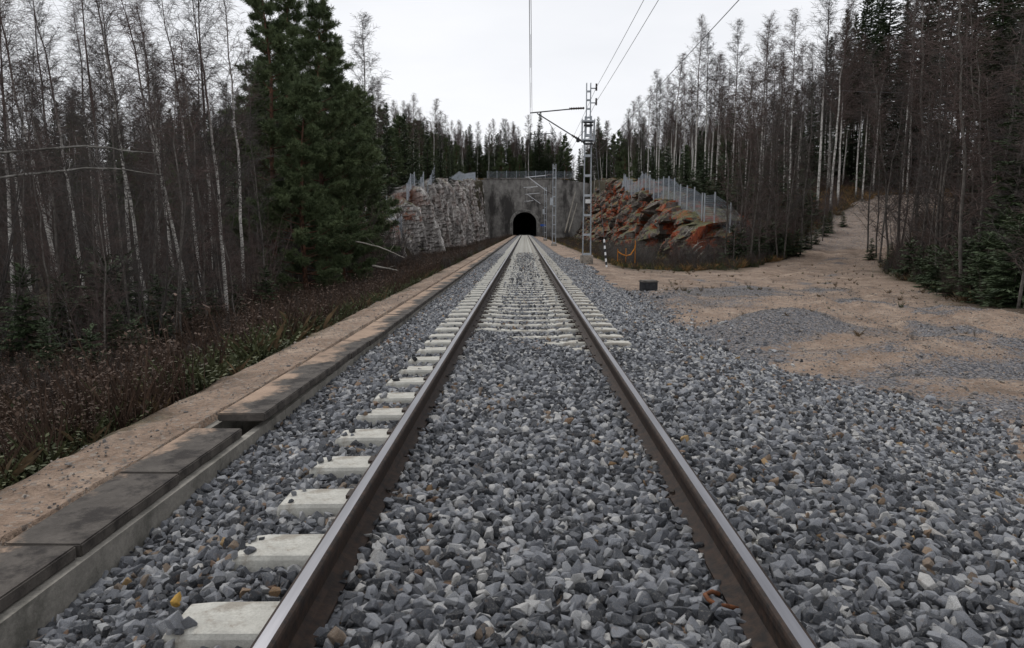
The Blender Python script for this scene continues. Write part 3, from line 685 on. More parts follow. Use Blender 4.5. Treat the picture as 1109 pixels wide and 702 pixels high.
# ------------------------------------------------------------------ fences
pm = MB(); pm.bar((0, 0, -.3), (0, 0, 2.1), .055); POSTM = pm.mesh('post', M_GALV)
def fence(pts, label, h=1.9, step=2.6):
    pts = np.array(pts, float); seg = np.hypot(np.diff(pts[:, 0]), np.diff(pts[:, 1])); s = np.concatenate([[0], np.cumsum(seg)])
    n = max(1, int(round(s[-1]/step))); ss = np.linspace(0, s[-1], n+1)
    Q = np.stack([np.interp(ss, s, pts[:, i]) for i in range(3)], -1)
    root = empty('wire_fence', tuple(Q[0]), label, 'fence'); q0 = Q[0]
    for q in Q:
        o = bpy.data.objects.new('post', POSTM); COL.objects.link(o); o.parent = root; o.location = tuple(q-q0)
    for a, b in zip(Q[:-1], Q[1:]):
        mb = MB(); ln = math.hypot(b[0]-a[0], b[1]-a[1]); a, b = a-q0, b-q0
        for i in range(14):
            z = .05+i*(h-.05)/13; mb.tube([a+np.array([0, 0, z]), b+np.array([0, 0, z])], .006, 3)
        m = int(ln/.16)
        for i in range(m):
            c = a+(b-a)*(i+.5)/m; mb.tube([c+np.array([0, 0, .05]), c+np.array([0, 0, h])], .006, 3)
        mb.build('mesh_panel', M_FENCE, root)
def fp(px, yb, D): v = at(px, yb, D); return (v.x, v.y, v.z)
def gp(x, y, dz=0): return (x, y, float(ground(x, y))+dz)
from mathutils.bvhtree import BVHTree
_bv = [BVHTree.FromPolygons([v.co for v in o.data.vertices], [tuple(p.vertices) for p in o.data.polygons]) for o in CLIFFS]
def tz(x, y):
    z = float(ground(x, y))
    for b in _bv:
        h = b.ray_cast(Vector((x, y, 60)), Vector((0, 0, -1)))
        if h[0] is not None: z = max(z, h[0].z)
    return (x, y, z)
fence([tz(14.2, 47.0), tz(13.3, 51.5), tz(13.3, 56)], 'short wire fence section stepping down to the foot of the red rock')
fence([tz(13.2, y_) for y_ in (56.3, 60, 63.5, 67, 70.5, 74, 77.5, 81, 85.5, 90, 96)], 'silvery wire fence running along the top of the red rock')
fence([tz(13.6, 99), tz(13.9, 106), tz(14.4, 114)], 'wire fence panels behind the highest part of the red rock')
fence([(13.2, 201.5, 14.7), (4, 201.6, 14.8), (-10, 201.5, 14.7)], 'wire fence standing along the top of the portal wall')
fence([tz(-12.9, 70), tz(-12.8, 73), tz(-12.6, 76.5)], 'lowest wire fence panels beside the orange-spotted rock', step=2)
fence([tz(-12.4, 79), tz(-12.2, 82), tz(-12.0, 85), tz(-11.9, 88.5)], 'silvery wire fence panels behind the pale rock face', step=2)
fence([tz(-12, 93), tz(-12, 96), tz(-12.1, 101)], 'pair of wire fence panels on top of the pale rock')
fence([tz(-12.2, 118), tz(-12.4, 130), tz(-12.6, 145), tz(-12.8, 160), tz(-13, 178), tz(-13, 198)], 'wire fence climbing to the portal along the pale cutting')

# ------------------------------------------------------------------ masts
def lattice(w0, w1, H, step, z0=0, depth=.22, tw=.032):
    mb = MB()
    def W(z): return w0+(w1-w0)*z/H
    for sx in (-1, 1):
        for sy in (-1, 1): mb.bar((sx*w0/2, sy*depth/2, z0), (sx*w1/2, sy*depth/2, H), tw)
    z = z0+.15
    while z < H-.1:
        for sy in (-1, 1): mb.box((0, sy*depth/2, z), (W(z), .014, .11))
        for sx in (-1, 1): mb.box((sx*W(z)/2, 0, z), (.014, depth, .09))
        z += step
    return mb
def insul(mb, a, b, r=.055):
    a = np.array(a); b = np.array(b); n = 13
    mb.tube([a+(b-a)*i/n for i in range(n+1)], [r if i % 2 else r*.5 for i in range(n+1)], 8)
def mast(px, D, ztop, label, near=False):
    p = at(px, 260, D); xg = p.x; zg = float(zbal(3.0, D))-.02 if not near else -.62
    root = empty('catenary_mast', (xg, D, zg), label, 'mast', 'railway catenary masts beside the track'); H = ztop-zg
    w0 = .40 if near else .36
    lattice(w0, .30, H-1.6 if near else H, .98, .45, tw=.026 if near else .042).build('lattice_frame', M_GALV, root)
    if near: 
        mm = MB()
        for sx in (-1, 1):
            for sy in (-1, 1): mm.bar((sx*.1, sy*.08, H-2.6), (sx*.1, sy*.08, H), .022)
        for z in np.arange(H-2.5, H, .42): mm.box((0, -.085, z), (.2, .014, .07)); mm.box((0, .085, z), (.2, .014, .07))
        mm.build('mast_top', M_GALV, root)
        for z in (H-1.7, H-2.3, H-2.55): pass
        b = MB()
        for z in (H-1.85, H-2.75):
            for s_ in (-1, 1): b.box((s_*.3, 0, z), (.05, .5, .07)); b.box((0, s_*.25, z), (.66, .05, .07))
        for s_ in (-1, 1):
            for s2 in (-1, 1): b.bar((s_*.3, s2*.24, H-2.85), (s_*.3, s2*.24, H-1.75), .022)
        b.build('equipment_cage', M_GALV, root); b = MB()
        for z in (H-1.9, H-2.05, H-2.8, H-2.95): b.box((0, -.1, z), (.44, .28, .07))
        b.build('switch_box', M_DARK, root)
        b = MB(); b.bar((.12, 0, H-.25), (.42, 0, H-.25), .03); b.bar((.12, 0, H-.95), (.42, 0, H-.95), .03); b.build('bracket', M_GALV, root)
        for z in (H-.25, H-1.35+.4):
            b = MB(); insul(b, (.38, 0, z-.12), (.38, 0, z+.22), .06); b.build('insulator', M_CERAMIC, root)
        b = MB(); b.lathe((-.5, 0, H-2.75), [(-.12, 0), (-.1, .08), (.02, .1), (.12, .05), (.14, 0)], 10); b.bar((-.5, 0, H-2.65), (-.1, 0, H-2.2), .012); b.build('counterweight', M_DARK, root)
        b = MB(); b.box((.02, -.16, H*.36), (.26, .03, .2)); b.build('number_plate', M_WHITE, root)
    b = MB(); b.box((0, 0, .1), (.62, .62, .9)); b.build('foundation', M_FOOTING, root)
    # cantilever arm
    tx = (.28 if near else .1)-xg; zt_ = (7.15 if near else 6.9)-zg; zb_ = (5.5 if near else 4.9)-zg
    aw = .032 if near else .045; a = MB(); a.tube([(-.7, 0, zt_+.02), (tx-.05, 0, zt_-.18)], aw, 6); a.build('top_tube', M_PALE if not near else M_WIRE, root)
    a = MB(); insul(a, (-.2, 0, zt_+.05), (-.95, 0, zt_+.02), .07); a.build('insulator', M_CERAMIC, root)
    a = MB(); a.tube([(-.75, 0, zb_+.35), (tx+.3, 0, zt_-.2)], aw, 6); a.build('diagonal_tube', M_PALE if not near else M_WIRE, root)
    a = MB(); insul(a, (-.15, 0, zb_), (-.8, 0, zb_+.38), .07); a.build('insulator', M_CERAMIC, root)
    a = MB(); a.tube([(tx+1.25, 0, zt_-1.15), (tx-.25, 0, zt_-1.25)], aw*.6, 5); a.tube([(tx+1.2, 0, zt_-1.13), (tx+.9, 0, zt_-.65)], .014, 5); a.tube([(tx+.8, 0, zt_-1.2), (tx, 0, zt_-1.42)], .014, 5); a.build('registration_arm', M_WIRE if near else M_PALE, root)
    if not near:
        b = MB(); b.box((-.28, -.1, H*.56), (.34, .3, .8)); b.build('control_box', M_GALV, root)
    return root
MA = [mast(635.5, 38, 8.4, 'tall grey lattice mast nearest the camera, with cage and dark insulators', True),
      mast(600, 80, 8.1, 'middle lattice mast with a grey box on its side'),
      mast(590.5, 118, 7.8, 'farthest lattice mast, standing closest to the tunnel portal')]
# stay wire with striped guard
a = Vector((MA[0].location.x+.35, 38.2, 6.0)); b_ = at(657, 291, 35)
st_ = empty('stay_wire', (b_.x, b_.y, b_.z), 'thin mast stay wire with a black and white striped guard at its foot', 'stay wire')
mb = MB(); d_ = a-b_; mb.tube([(0, 0, 0), tuple(d_)], .014, 5); mb.build('wire', M_WIRE, st_)
mb = MB(); n = 9; L_ = 1.5/d_.length
for i in range(n): mb.tube([tuple(d_*L_*i/n), tuple(d_*L_*(i+1)/n)], .045, 8, i % 2)
mb.build('striped_guard', [M_WHITE, M_BLACKP], st_)
# wires
def wire(pts, r, label, cat='wire', n=14, sag=0):
    P = []
    for a, b in zip(pts[:-1], pts[1:]):
        a, b = np.array(a, float), np.array(b, float)
        for i in range(n): t = i/n; q = a+(b-a)*t; q[2] -= sag*4*t*(1-t); P.append(q)
    P.append(np.array(pts[-1], float)); mb = MB(); mb.tube(P, r, 5); o = mb.build('overhead_wire', M_WIRE); tag(o, label, cat)
wire([(-.15, -8, 5.75), (.25, 38, 5.85), (.1, 80, 5.5), (.2, 118, 5.4), (.0, 230, 5.2)], .008, 'contact wire hanging over the middle of the track')
wire([(-.19, -8, 7.0), (.33, 38, 6.98), (.05, 80, 6.72), (.15, 118, 6.7), (.0, 199.6, 6.9)], .008, 'upper carrier wire above the contact wire', sag=.35)
for D_ in (8, 15, 22, 29, 47, 56, 66):
    mb = MB(); xd = float(np.interp(D_, [-8, 38, 80], [-.17, .29, .07])); mb.tube([(xd, D_, 5.8), (xd, D_, 6.72)], .004, 4); o = mb.build('dropper', M_WIRE); tag(o, 'thin dropper wire linking the carrier wire to the contact wire', 'wire', 'droppers of the overhead line')
mx = MA[0].location.x+.38
wire([(mx, -8, 8.25), (mx, 38, 8.2), (MA[1].location.x+.3, 80, 8.0)], .009, 'topmost feeder wire passing the near mast', sag=.25)
wire([(mx+.28, -8, 7.8), (mx, 38, 7.5), (MA[1].location.x+.3, 80, 7.2)], .009, 'lower feeder wire passing just under the mast top', sag=.2)
wire([(7.15, -8, 9.2), (7.2, 38, 8.9), (7.0, 85, 8.7)], .016, 'power cable rising alone over the right-hand trees', sag=.1)
wire([at(896, 97, 60), at(1012, 99, 60)], .02, 'pale cable strung level through the tall spruces', sag=.15)

# black box, orange marker, dead wood, logs
p = at(702, 322, 22.5); bb = empty('cable_box', (p.x, p.y, float(ground(p.x, p.y))+.02), 'small black plastic box with a pale lid beside the ballast foot', 'box', rz=.15)
mb = MB(); mb.box((0, 0, .12), (.46, .34, .27)); mb.box((0, -.18, .12), (.3, .02, .14)); mb.build('box_body', M_BLACKP, bb); mb = MB(); mb.box((0, 0, .275), (.5, .38, .035)); mb.box((0, 0, .3), (.44, .32, .02)); mb.build('lid', M_GREYB, bb)
p = at(669, 279, 44)
ob = empty('barrier_tape', (p.x, p.y, p.z-.2), 'orange plastic tape strung between stakes at the foot of the rock', 'barrier tape')
mb = MB(); pts = [(0, 0, .55), (.25, 0, .38), (.5, .05, .3), (.75, 0, .36), (1.0, 0, .75), (1.02, 0, .95)]
for (a, b) in zip(pts[:-1], pts[1:]): mb.tube([a, b], .035, 4)
mb.build('tape', M_ORANGE, ob)
for xx, hh in ((0, .7), (.48, .75), (1.02, 1.2)):
    mb = MB(); mb.bar((xx, .03, -.4), (xx, .03, hh), .02); mb.build('stake', M_ORANGE, ob)
def stick(name, pts, r, m, label, cat, twigs=0, seed=0):
    mb = MB(); P = np.array([tuple(q) for q in pts]); n = len(P)
    t = np.linspace(0, n-1, n*5); Q = np.stack([np.interp(t, np.arange(n), P[:, i]) for i in range(3)], -1)
    q0 = Q[0].copy(); Q = Q-q0; Q += (fbm(t*1.3, 0*t, 0, seed)-.5)[:, None]*np.array([.05, .03, .08])
    mb.tube(Q, np.linspace(r, r*.35, len(Q)), 7)
    rr = random.Random(seed)
    for i in range(twigs):
        a = Q[rr.randrange(3, len(Q))]; d = np.array([rr.gauss(0, 1), rr.gauss(0, .5), rr.uniform(.1, 1)]); d *= rr.uniform(.2, .7)/np.linalg.norm(d); mb.tube([a, a+d], [r*.25, r*.1], 3)
    o = mb.build(name, m, smooth=True, loc=tuple(q0)); tag(o, label, cat)
for i, (x0, y0, x1, y1, lb) in enumerate([(742, 256, 750, 247, 'pale dead root standing upright on the red rock'), (749, 272, 757, 263, 'bleached stick leaning at the fence foot, nearer the track'), (752, 275, 760, 267, 'bleached stick leaning at the fence foot, the middle one'), (756, 280, 763, 272, 'bleached stick at the fence foot, lowest of the three')]):
    stick('dead_branch', [at(x0, y0, 46.5), at((x0+x1)/2, (y0+y1)/2-1, 46.2), at(x1, y1, 46.6)], .07, M_DEAD, lb, 'dead wood', 2, 60+i)
stick('leaning_pole', [at(612, 252, 112), at(623, 208, 113)], .13, M_DEAD, 'long pale pole leaning against the dark wall right of the portal', 'pole', 0, 71)
stick('leaning_pole', [at(616, 252, 108), at(625, 220, 109)], .1, M_DEAD, 'shorter pale pole leaning beside the long one near the portal', 'pole', 0, 72)
stick('fallen_log', [at(404, 288, 30), at(431, 293, 29)], .05, M_DEAD, 'pale broken log lying in brush at the end of the pines', 'log', 1, 73)
stick('fallen_branch', [at(385, 262, 30), at(410, 268, 29.5), at(438, 279, 29)], .035, M_DEAD, 'thin grey branch slanting out of the pines', 'branch', 3, 74)
stick('fallen_branch', [at(388, 332, 17), at(402, 333, 17)], .03, M_DEAD, 'short pale stick lying by the sand strip', 'branch', 0, 75)
stick('bent_birch', [at(-12, 194, 15), at(40, 187, 15), at(92, 182, 15), at(140, 185, 15.2), at(172, 190, 15.5)], .028, M_BIRCH, 'thin birch stem bent level across the left wood, lower one', 'bent tree', 5, 76)
stick('bent_birch', [at(-12, 165, 15), at(40, 162, 15), at(92, 159, 15), at(130, 162, 15.2), at(172, 165, 15.5)], .028, M_BIRCH, 'thin birch stem bent level across the left wood, upper one', 'bent tree', 5, 77)
stick('fallen_branch', [at(940, 413, 9.5), at(975, 405, 9.7)], .012, M_GREYB, 'small dark twig lying on the sandy yard', 'branch', 3, 78)

# ------------------------------------------------------------------ trees
def rot_about(v, ax, a):
    return np.array(Matrix.Rotation(a, 3, Vector(ax)) @ Vector(v))
def birch(seed, H=16, r0=.085, tk=1.0, nb=52, dens=1.0, lean=(.0, .0), start=.32):
    r = random.Random(seed); T, C = MB(), MB()
    n = 14; wob = [(r.gauss(0, .10), r.gauss(0, .10)) for _ in range(n+1)]
    P = []; wx = wy = 0; WB = .42
    for i in range(n+1):
        t = i/n; wx += wob[i][0]*(.4+t); wy += wob[i][1]*(.4+t)
        P.append((wx*WB+lean[0]*t*t*H, wy*WB+lean[1]*t*t*H, H*t))
    P = np.array(P); P[0, 2] = -.4
    rad = r0*(1-np.linspace(0, 1, n+1))**.85+.008
    T.tube(P, rad, 8)
    def pt(t): return np.array([np.interp(t*n, np.arange(n+1), P[:, i]) for i in range(3)])
    for i in range(nb):
        t = start+(1-start)*((i+r.random())/nb)**.9*.985
        b = pt(t); az = r.uniform(0, 2*PI); up = r.uniform(.35, .75)+(.35 if t > .75 else 0)
        ln = (1-t)**.6*H*.20*r.uniform(.6, 1.2)+.35
        if t < .5: ln *= r.uniform(.4, 1)
        d = np.array([math.cos(az), math.sin(az), up*1.6]); d /= np.linalg.norm(d)
        q = [b]; dd = d.copy(); k = 4
        for j in range(k):
            dd = dd+np.array([r.gauss(0, .12), r.gauss(0, .12), r.gauss(.02, .1)]); dd /= np.linalg.norm(dd); q.append(q[-1]+dd*ln/k)
        q = np.array(q); rb = max(.006, r0*.3*(1-t)+.004); C.tube(q, np.linspace(rb, .003, k+1), 4, cap=False)
        ns = int((7+ln*4.2)*dens)
        for j in range(ns):
            u = r.uniform(.15, 1)*k; a = np.array([np.interp(u, np.arange(k+1), q[:, c]) for c in range(3)])
            e = dd*.5+np.array([r.gauss(0, .7), r.gauss(0, .7), r.uniform(-.25, .7)]); e /= np.linalg.norm(e)
            l2 = r.uniform(.25, .75)*(.45+ln*.25); m_ = a+e*l2*.5+np.array([0, 0, -.0]); e2 = e+np.array([r.gauss(0, .2), r.gauss(0, .2), -.35]); en = m_+e2/np.linalg.norm(e2)*l2*.5
            C.tube([a, m_, en], [.0058*tk, .0045*tk, .003*tk], 3, cap=False)
            for z in range(int(4*dens)):
                w = r.random(); s0 = a+(m_-a)*min(1, w*2) if w < .5 else m_+(en-m_)*(w*2-1)
                g = e*.4+np.array([r.gauss(0, .8), r.gauss(0, .8), r.uniform(-.7, .35)]); g /= np.linalg.norm(g)
                C.tube([s0, s0+g*r.uniform(.14, .4)], [.0038*tk, .0024*tk], 3, cap=False)
    return T, C
def spruce(seed, H=14, R=2.1, bare=.06, dens=1.0, trunk=.14, leafs=1.0, lw=1.0):
    r = random.Random(seed); T, C = MB(), MB()
    T.tube([(0, 0, -.4), (0, 0, H*.5), (0, 0, H)], [trunk, trunk*.55, .012], 8)
    nw = int(H*3.0*dens)+6; V = []; Fc = []
    def leaf(a, d, l, w):
        sd = np.cross(d, (0, 0, 1.)); sn = np.linalg.norm(sd); sd = sd/sn if sn > 1e-4 else np.array([1., 0, 0])
        sd = sd+np.array([0, 0, r.uniform(-.7, .7)]); k = len(V)
        V.extend([a-sd*w*.5, a+sd*w*.5, a+d*l*.6+sd*w*.45, a+d*l, a+d*l*.6-sd*w*.45]); Fc.append((k, k+1, k+2, k+3, k+4))
    for i in range(nw):
        t = bare+(1-bare)*(i+.3*r.random())/nw; z = H*t; rl = R*(1-t)**.82*r.uniform(.78, 1.12)+.12
        if t < bare+.12: rl *= .6+.4*(t-bare)/.12
        nb = max(4, int(7.5-2.5*t)); a0 = r.uniform(0, 6.3)
        for j in range(nb):
            if r.random() < .07: continue
            az = a0+j*2*PI/nb+r.gauss(0, .22); ln = rl*r.uniform(.65, 1.15); ca, sa = math.cos(az), math.sin(az)
            el = .15-.45*(1-t)+r.gauss(0, .1)+(.5 if t > .85 else 0)
            k = max(3, int(ln/.17*leafs)); pts = []; zb_ = z+r.gauss(0, .13)
            for q in range(k+1):
                u = q/k; pts.append(np.array([ca*ln*u, sa*ln*u, zb_+el*ln*u+.22*ln*u*u*(1-t*.5)-.0]))
            C.tube([pts[0], pts[k//2], pts[-1]], [.02*(1-t)+.006, .01, .003], 3, mi=0, cap=False)
            dv = pts[-1]-pts[-2]; dv /= np.linalg.norm(dv)
            for q in range(1, k+1):
                w = (1-.65*q/k)*.55+.1
                for sg in (-1, 1, 0):
                    l = (.30*w*ln**.5+.12)*r.uniform(.7, 1.35)
                    d = dv*(.75 if sg else 1.2)+np.array([-sa, ca, 0])*sg*r.uniform(.6, 1.1)+np.array([0, 0, r.uniform(-.55, .08)]); d /= np.linalg.norm(d)
                    leaf(pts[q]-dv*r.uniform(0, .12), d, l, .12*lw*r.uniform(.7, 1.3)); 
                    if sg: leaf(pts[q]+d*l*.45, d*.5+dv*.6+np.array([0, 0, r.uniform(-.35, .1)]), l*.75, .10*lw)
    C.add(np.array(V), Fc, 0); return T, C
def pine(seed, H=12, R=2.3, bare=.12, nbr=85, trunk=.13):
    r = random.Random(seed); T, C = MB(), MB()
    P = np.array([(0, 0, -.4), (r.gauss(0, .1), r.gauss(0, .1), H*.35), (r.gauss(0, .15), r.gauss(0, .15), H*.7), (r.gauss(0, .15), r.gauss(0, .15), H)])
    T.tube(P, [trunk, trunk*.8, trunk*.45, .015], 8); V = []; Fc = []
    def clump(c, d, s):
        for _ in range(24):
            e = d*.8+np.array([r.gauss(0, .75), r.gauss(0, .75), r.gauss(.15, .75)]); e /= np.linalg.norm(e)
            sd = np.cross(e, (r.gauss(0, 1), r.gauss(0, 1), r.gauss(0, 1))); sd /= max(1e-3, np.linalg.norm(sd)); k = len(V); l = s*r.uniform(.7, 1.3)
            b = c+e*s*.1
            V.extend([b-sd*.006, b+sd*.006, b+e*l*.6+sd*.0095, b+e*l, b+e*l*.6-sd*.0095]); Fc.append((k, k+1, k+2, k+3, k+4))
    for i in range(nbr):
        t = bare+(1-bare)*((i//4*4+r.random()*1.3)/nbr)**.92; z = H*t; base = np.array([np.interp(z, P[:, 2], P[:, 0]), np.interp(z, P[:, 2], P[:, 1]), z])
        shape = min(1, (1-t)*1.55+.08)**.8*(.75+.25*math.sin(t*9+seed)); ln = R*shape*r.uniform(.6, 1.15)+.12
        az = r.uniform(0, 2*PI); el = -.02+.5*t+r.gauss(0, .09); d = np.array([math.cos(az), math.sin(az), el]); d /= np.linalg.norm(d)
        k = 5; q = [base]
        for j in range(k): d = d+np.array([r.gauss(0, .08), r.gauss(0, .08), .07]); d /= np.linalg.norm(d); q.append(q[-1]+d*ln/k)
        q = np.array(q); T.tube(q, np.linspace(.028*(1-t)+.012, .006, k+1), 4, cap=False)
        ns = int(6+ln*6.5)
        for j in range(ns):
            u = r.uniform(.28, 1)**.8*k; a = np.array([np.interp(u, np.arange(k+1), q[:, c]) for c in range(3)])
            e = d*.7+np.array([r.gauss(0, .65), r.gauss(0, .65), r.gauss(.14, .16)]); e /= np.linalg.norm(e); l = r.uniform(.15, .55)*(1.1-.35*u/k)
            T.tube([a, a+e*l], [.006, .004], 3, cap=False)
            for w in (.35, .7, 1.0): clump(a+e*l*w, e, .18)
        clump(q[-1], d, .21)
    C.add(np.array(V), Fc, 0); return T, C
def shrub(seed, H=3.2, ns=9, spread=.5, dens=1.0):
    r = random.Random(seed); C = MB()
    for i in range(ns):
        az = r.uniform(0, 6.3); d = np.array([math.cos(az)*spread*r.random(), math.sin(az)*spread*r.random(), 1.]); d /= np.linalg.norm(d); h = H*r.uniform(.5, 1.1)
        q = [np.array([math.cos(az)*.12, math.sin(az)*.12, -.15])]; k = 6
        for j in range(k): d = d+np.array([r.gauss(0, .09), r.gauss(0, .09), .03]); d /= np.linalg.norm(d); q.append(q[-1]+d*h/k)
        q = np.array(q); C.tube(q, np.linspace(.006+H*.0032, .003, k+1), 4, cap=False)
        for j in range(int((4+h*3.2)*dens)):
            u = r.uniform(.2, 1)*k; a = np.array([np.interp(u, np.arange(k+1), q[:, c]) for c in range(3)])
            e = d*.7+np.array([r.gauss(0, .6), r.gauss(0, .6), r.uniform(-.1, .6)]); e /= np.linalg.norm(e); l = r.uniform(.25, .5)*(.4+h*.22)
            C.tube([a, a+e*l*.5, a+e*l+np.array([0, 0, .04])], [.005, .004, .002], 3, cap=False)
            for z in range(int(4*dens)):
                s0 = a+e*l*r.random(); g = e*.5+np.array([r.gauss(0, .6), r.gauss(0, .6), r.uniform(-.3, .6)]); g /= np.linalg.norm(g); C.tube([s0, s0+g*r.uniform(.12, .4)], [.003, .0018], 3, cap=False)
    return C
KIND = {}
def reg(key, TC, tm, cm):
    T, C = TC; full = MB(); full.merge(T, 0); full.merge(C, 1)
    KIND[key] = (T.mesh(key+'_trunk', tm, True), C.mesh(key+'_crown', cm), full.mesh(key+'_whole', [tm, cm]))
for i, (h, rr, nb) in enumerate([(17, .095, 62), (15, .08, 56), (18.5, .11, 66), (13, .065, 48), (16, .085, 60)]):
    reg('birch%d' % i, birch(40+i, h, rr, nb=nb, lean=(random.uniform(-.05, .05), random.uniform(-.03, .03)), start=.34), M_BIRCH, M_TWIG if i % 2 == 0 else M_TWIGR)
for i, (h, rr, nb) in enumerate([(17, .095, 84), (18, .09, 90), (16, .08, 80), (14, .075, 72)]):
    reg('far%d' % i, birch(240+i, h, rr, tk=1.55, nb=nb, lean=(random.uniform(-.02, .02), random.uniform(-.02, .02)), start=.42, dens=.8), M_BIRCH, M_TWIG if i == 0 else M_TWIGR)
for i, (h, rr, nb) in enumerate([(9, .045, 42), (11, .055, 46), (7, .035, 34), (12, .06, 50)]):
    reg('thin%d' % i, birch(60+i, h, rr, nb=nb, lean=(random.uniform(-.08, .08), random.uniform(-.04, .04)), start=.10, dens=.9), M_GREYB, M_TWIG if i % 2 else M_TWIGR)
for i, (h, R, b, dn) in enumerate([(13, 1.9, .04, 1), (16, 2.1, .08, .9), (10, 1.6, .02, 1.1)]):
    reg('spruce%d' % i, spruce(80+i, h, R, b, dn), M_SPRB, M_NEEDLE)
for i, (h, R) in enumerate([(27, 3.3), (24, 3.0)]):
    reg('tall%d' % i, spruce(90+i, h, R, .34, .95, .22, .9), M_SPRB, M_NEEDLE)
for i, (h, R) in enumerate([(3.2, 1.1), (2.0, .8), (4.6, 1.3)]):
    reg('young%d' % i, spruce(95+i, h, R, .0, 1.5, .04, 1.9, .42), M_SPRB, M_NEEDLE)
for i, (h, R, b) in enumerate([(12.5, 3.0, .08), (14, 2.7, .16), (10, 2.5, .04)]):
    reg('pine%d' % i, pine(110+i, h, R, b, 105 if i != 1 else 95), M_PINEB, M_PINEN)
SHR = [shrub(130+i, h, ns).mesh('shrub', [M_TWIG, M_TWIGR, M_GREYB][i % 3]) for i, (h, ns) in enumerate([(2.2, 9), (3.6, 10), (1.5, 11), (5.2, 9), (2.8, 12)])]
CATS = {'far': ('birch_tree', 'birch'), 'birch': ('birch_tree', 'birch'), 'thin': ('bare_tree', 'bare tree'), 'spruce': ('spruce_tree', 'spruce'), 'tall': ('spruce_tree', 'spruce'), 'young': ('young_spruce', 'young spruce'), 'pine': ('pine_tree', 'pine')}
TREES = []
def tree(key, x, y, h=None, rz=None, tilt=0, dz=0, zone=''):
    base = key.rstrip('0123456789'); nm, ct = CATS[base]
    Hn = {'far0':17,'far1':18,'far2':16,'far3':14,'birch0':17,'birch1':15,'birch2':18.5,'birch3':13,'birch4':16,'thin0':9,'thin1':11,'thin2':7,'thin3':12,'spruce0':13,'spruce1':16,'spruce2':10,'tall0':27,'tall1':24,'young0':3.2,'young1':2.0,'young2':4.6,'pine0':12.5,'pine1':14,'pine2':10}[key]
    s = (h/Hn) if h else random.uniform(.88, 1.12)
    z = float(ground(x, y))+dz
    o = empty(nm, (x, y, z-.05)); o.rotation_euler = (0, tilt, rz if rz is not None else random.uniform(0, 6.28)); 
    if tilt: o.rotation_mode = 'ZYX'; o.rotation_euler = (0, tilt, rz if rz is not None else 0)
    o.scale = (s,)*3; o['category'] = ct
    a = bpy.data.objects.new('trunk', KIND[key][0]); b = bpy.data.objects.new('crown', KIND[key][1])
    for c in (a, b): COL.objects.link(c); c.parent = o
    TREES.append(dict(o=o, base='birch' if base == 'far' else base, h=s*Hn, x=x, y=y, zone=zone, key=key)); return o
def tp(key, px, D, ytop=None, **kw):
    p = at(px, 249, D); h = None
    if ytop is not None: h = at(px, ytop, D).z-float(ground(p.x, D))
    return tree(key, p.x, D, h, **kw)
B = lambda i: 'birch%d' % (i % 5)
# left wood: white-stemmed birches in front
for i, (px, D, yt, tl) in enumerate([(70, 17, -60, -.10), (90, 20, -40, -.07), (122, 19, -50, -.06), (140, 24, -30, -.02), (155, 21, -70, -.09), (205, 20, -40, -.12), (216, 26, -30, -.05), (232, 23, -60, -.03), (243, 21, -50, -.04), (262, 27, -20, .0), (186, 30, -10, -.03), (30, 22, -60, -.05), (8, 19, -40, .02), (52, 28, -20, .03), (172, 34, 10, 0), (105, 33, 0, .02)]):
    tp(B(i*3+1), px, D, yt, tilt=tl, zone='left')
for i, (px, D, yt) in enumerate([(397, 56, 18), (430, 110, 110), (455, 120, 118), (470, 130, 108), (340, 60, 20)]):
    tp('far%d' % (i % 4), px, D, yt, zone='leftfar')
# thin bare trees on the left edge
for i in range(34):
    px = -60+i*10.5+random.uniform(-5, 5); D = random.uniform(13.5, 26) if px < 200 else random.uniform(19, 30)
    tp('thin%d' % (i % 4), px, D, random.uniform(30, 185), tilt=random.uniform(-.1, .06), zone='left')
# pines
for key, px, D, yt in [('pine1', 296, 30, -35), ('pine0', 352, 33, 2), ('pine0', 318, 36, -20), ('pine2', 330, 29.5, 95), ('pine0', 364, 38, 45), ('pine2', 384, 44, 100), ('pine0', 392, 52, 118), ('pine2', 372, 33, 150)]:
    tp(key, px, D, yt, zone='left')
for i, (px, D, yt) in enumerate([(405, 62, 115), (421, 82, 112), (400, 58, 140), (440, 92, 122), (452, 100, 138), (464, 112, 142), (478, 126, 145), (490, 140, 152), (412, 78, 150), (448, 84, 150), (499, 160, 160), (486, 118, 165), (436, 95, 165), (472, 98, 168)]):
    tp('spruce%d' % (i % 3), px, D, yt, zone='leftfar')
for i, (px, D, yt) in enumerate([(416, 92, 118), (433, 100, 128), (446, 108, 134), (458, 122, 140), (470, 132, 146), (484, 150, 150), (425, 88, 140), (495, 175, 158), (440, 120, 138), (405, 90, 116), (452, 140, 132), (466, 115, 150)]):
    tp('pine%d' % (i*2 % 3), px, D, yt, zone='leftfar')
for i, (px, D, yt) in enumerate([(60, 15.5, 300), (110, 16, 285), (165, 17, 300), (20, 14.5, 290), (130, 19, 285), (80, 18, 280), (185, 19, 290), (225, 21, 315), (120, 14.8, 330), (200, 20, 305), (140, 14.5, 350), (250, 22, 300), (285, 24, 290), (90, 13, 360), (40, 12.5, 345)]):
    tp('young%d' % (i % 3), px, D, yt, zone='left')
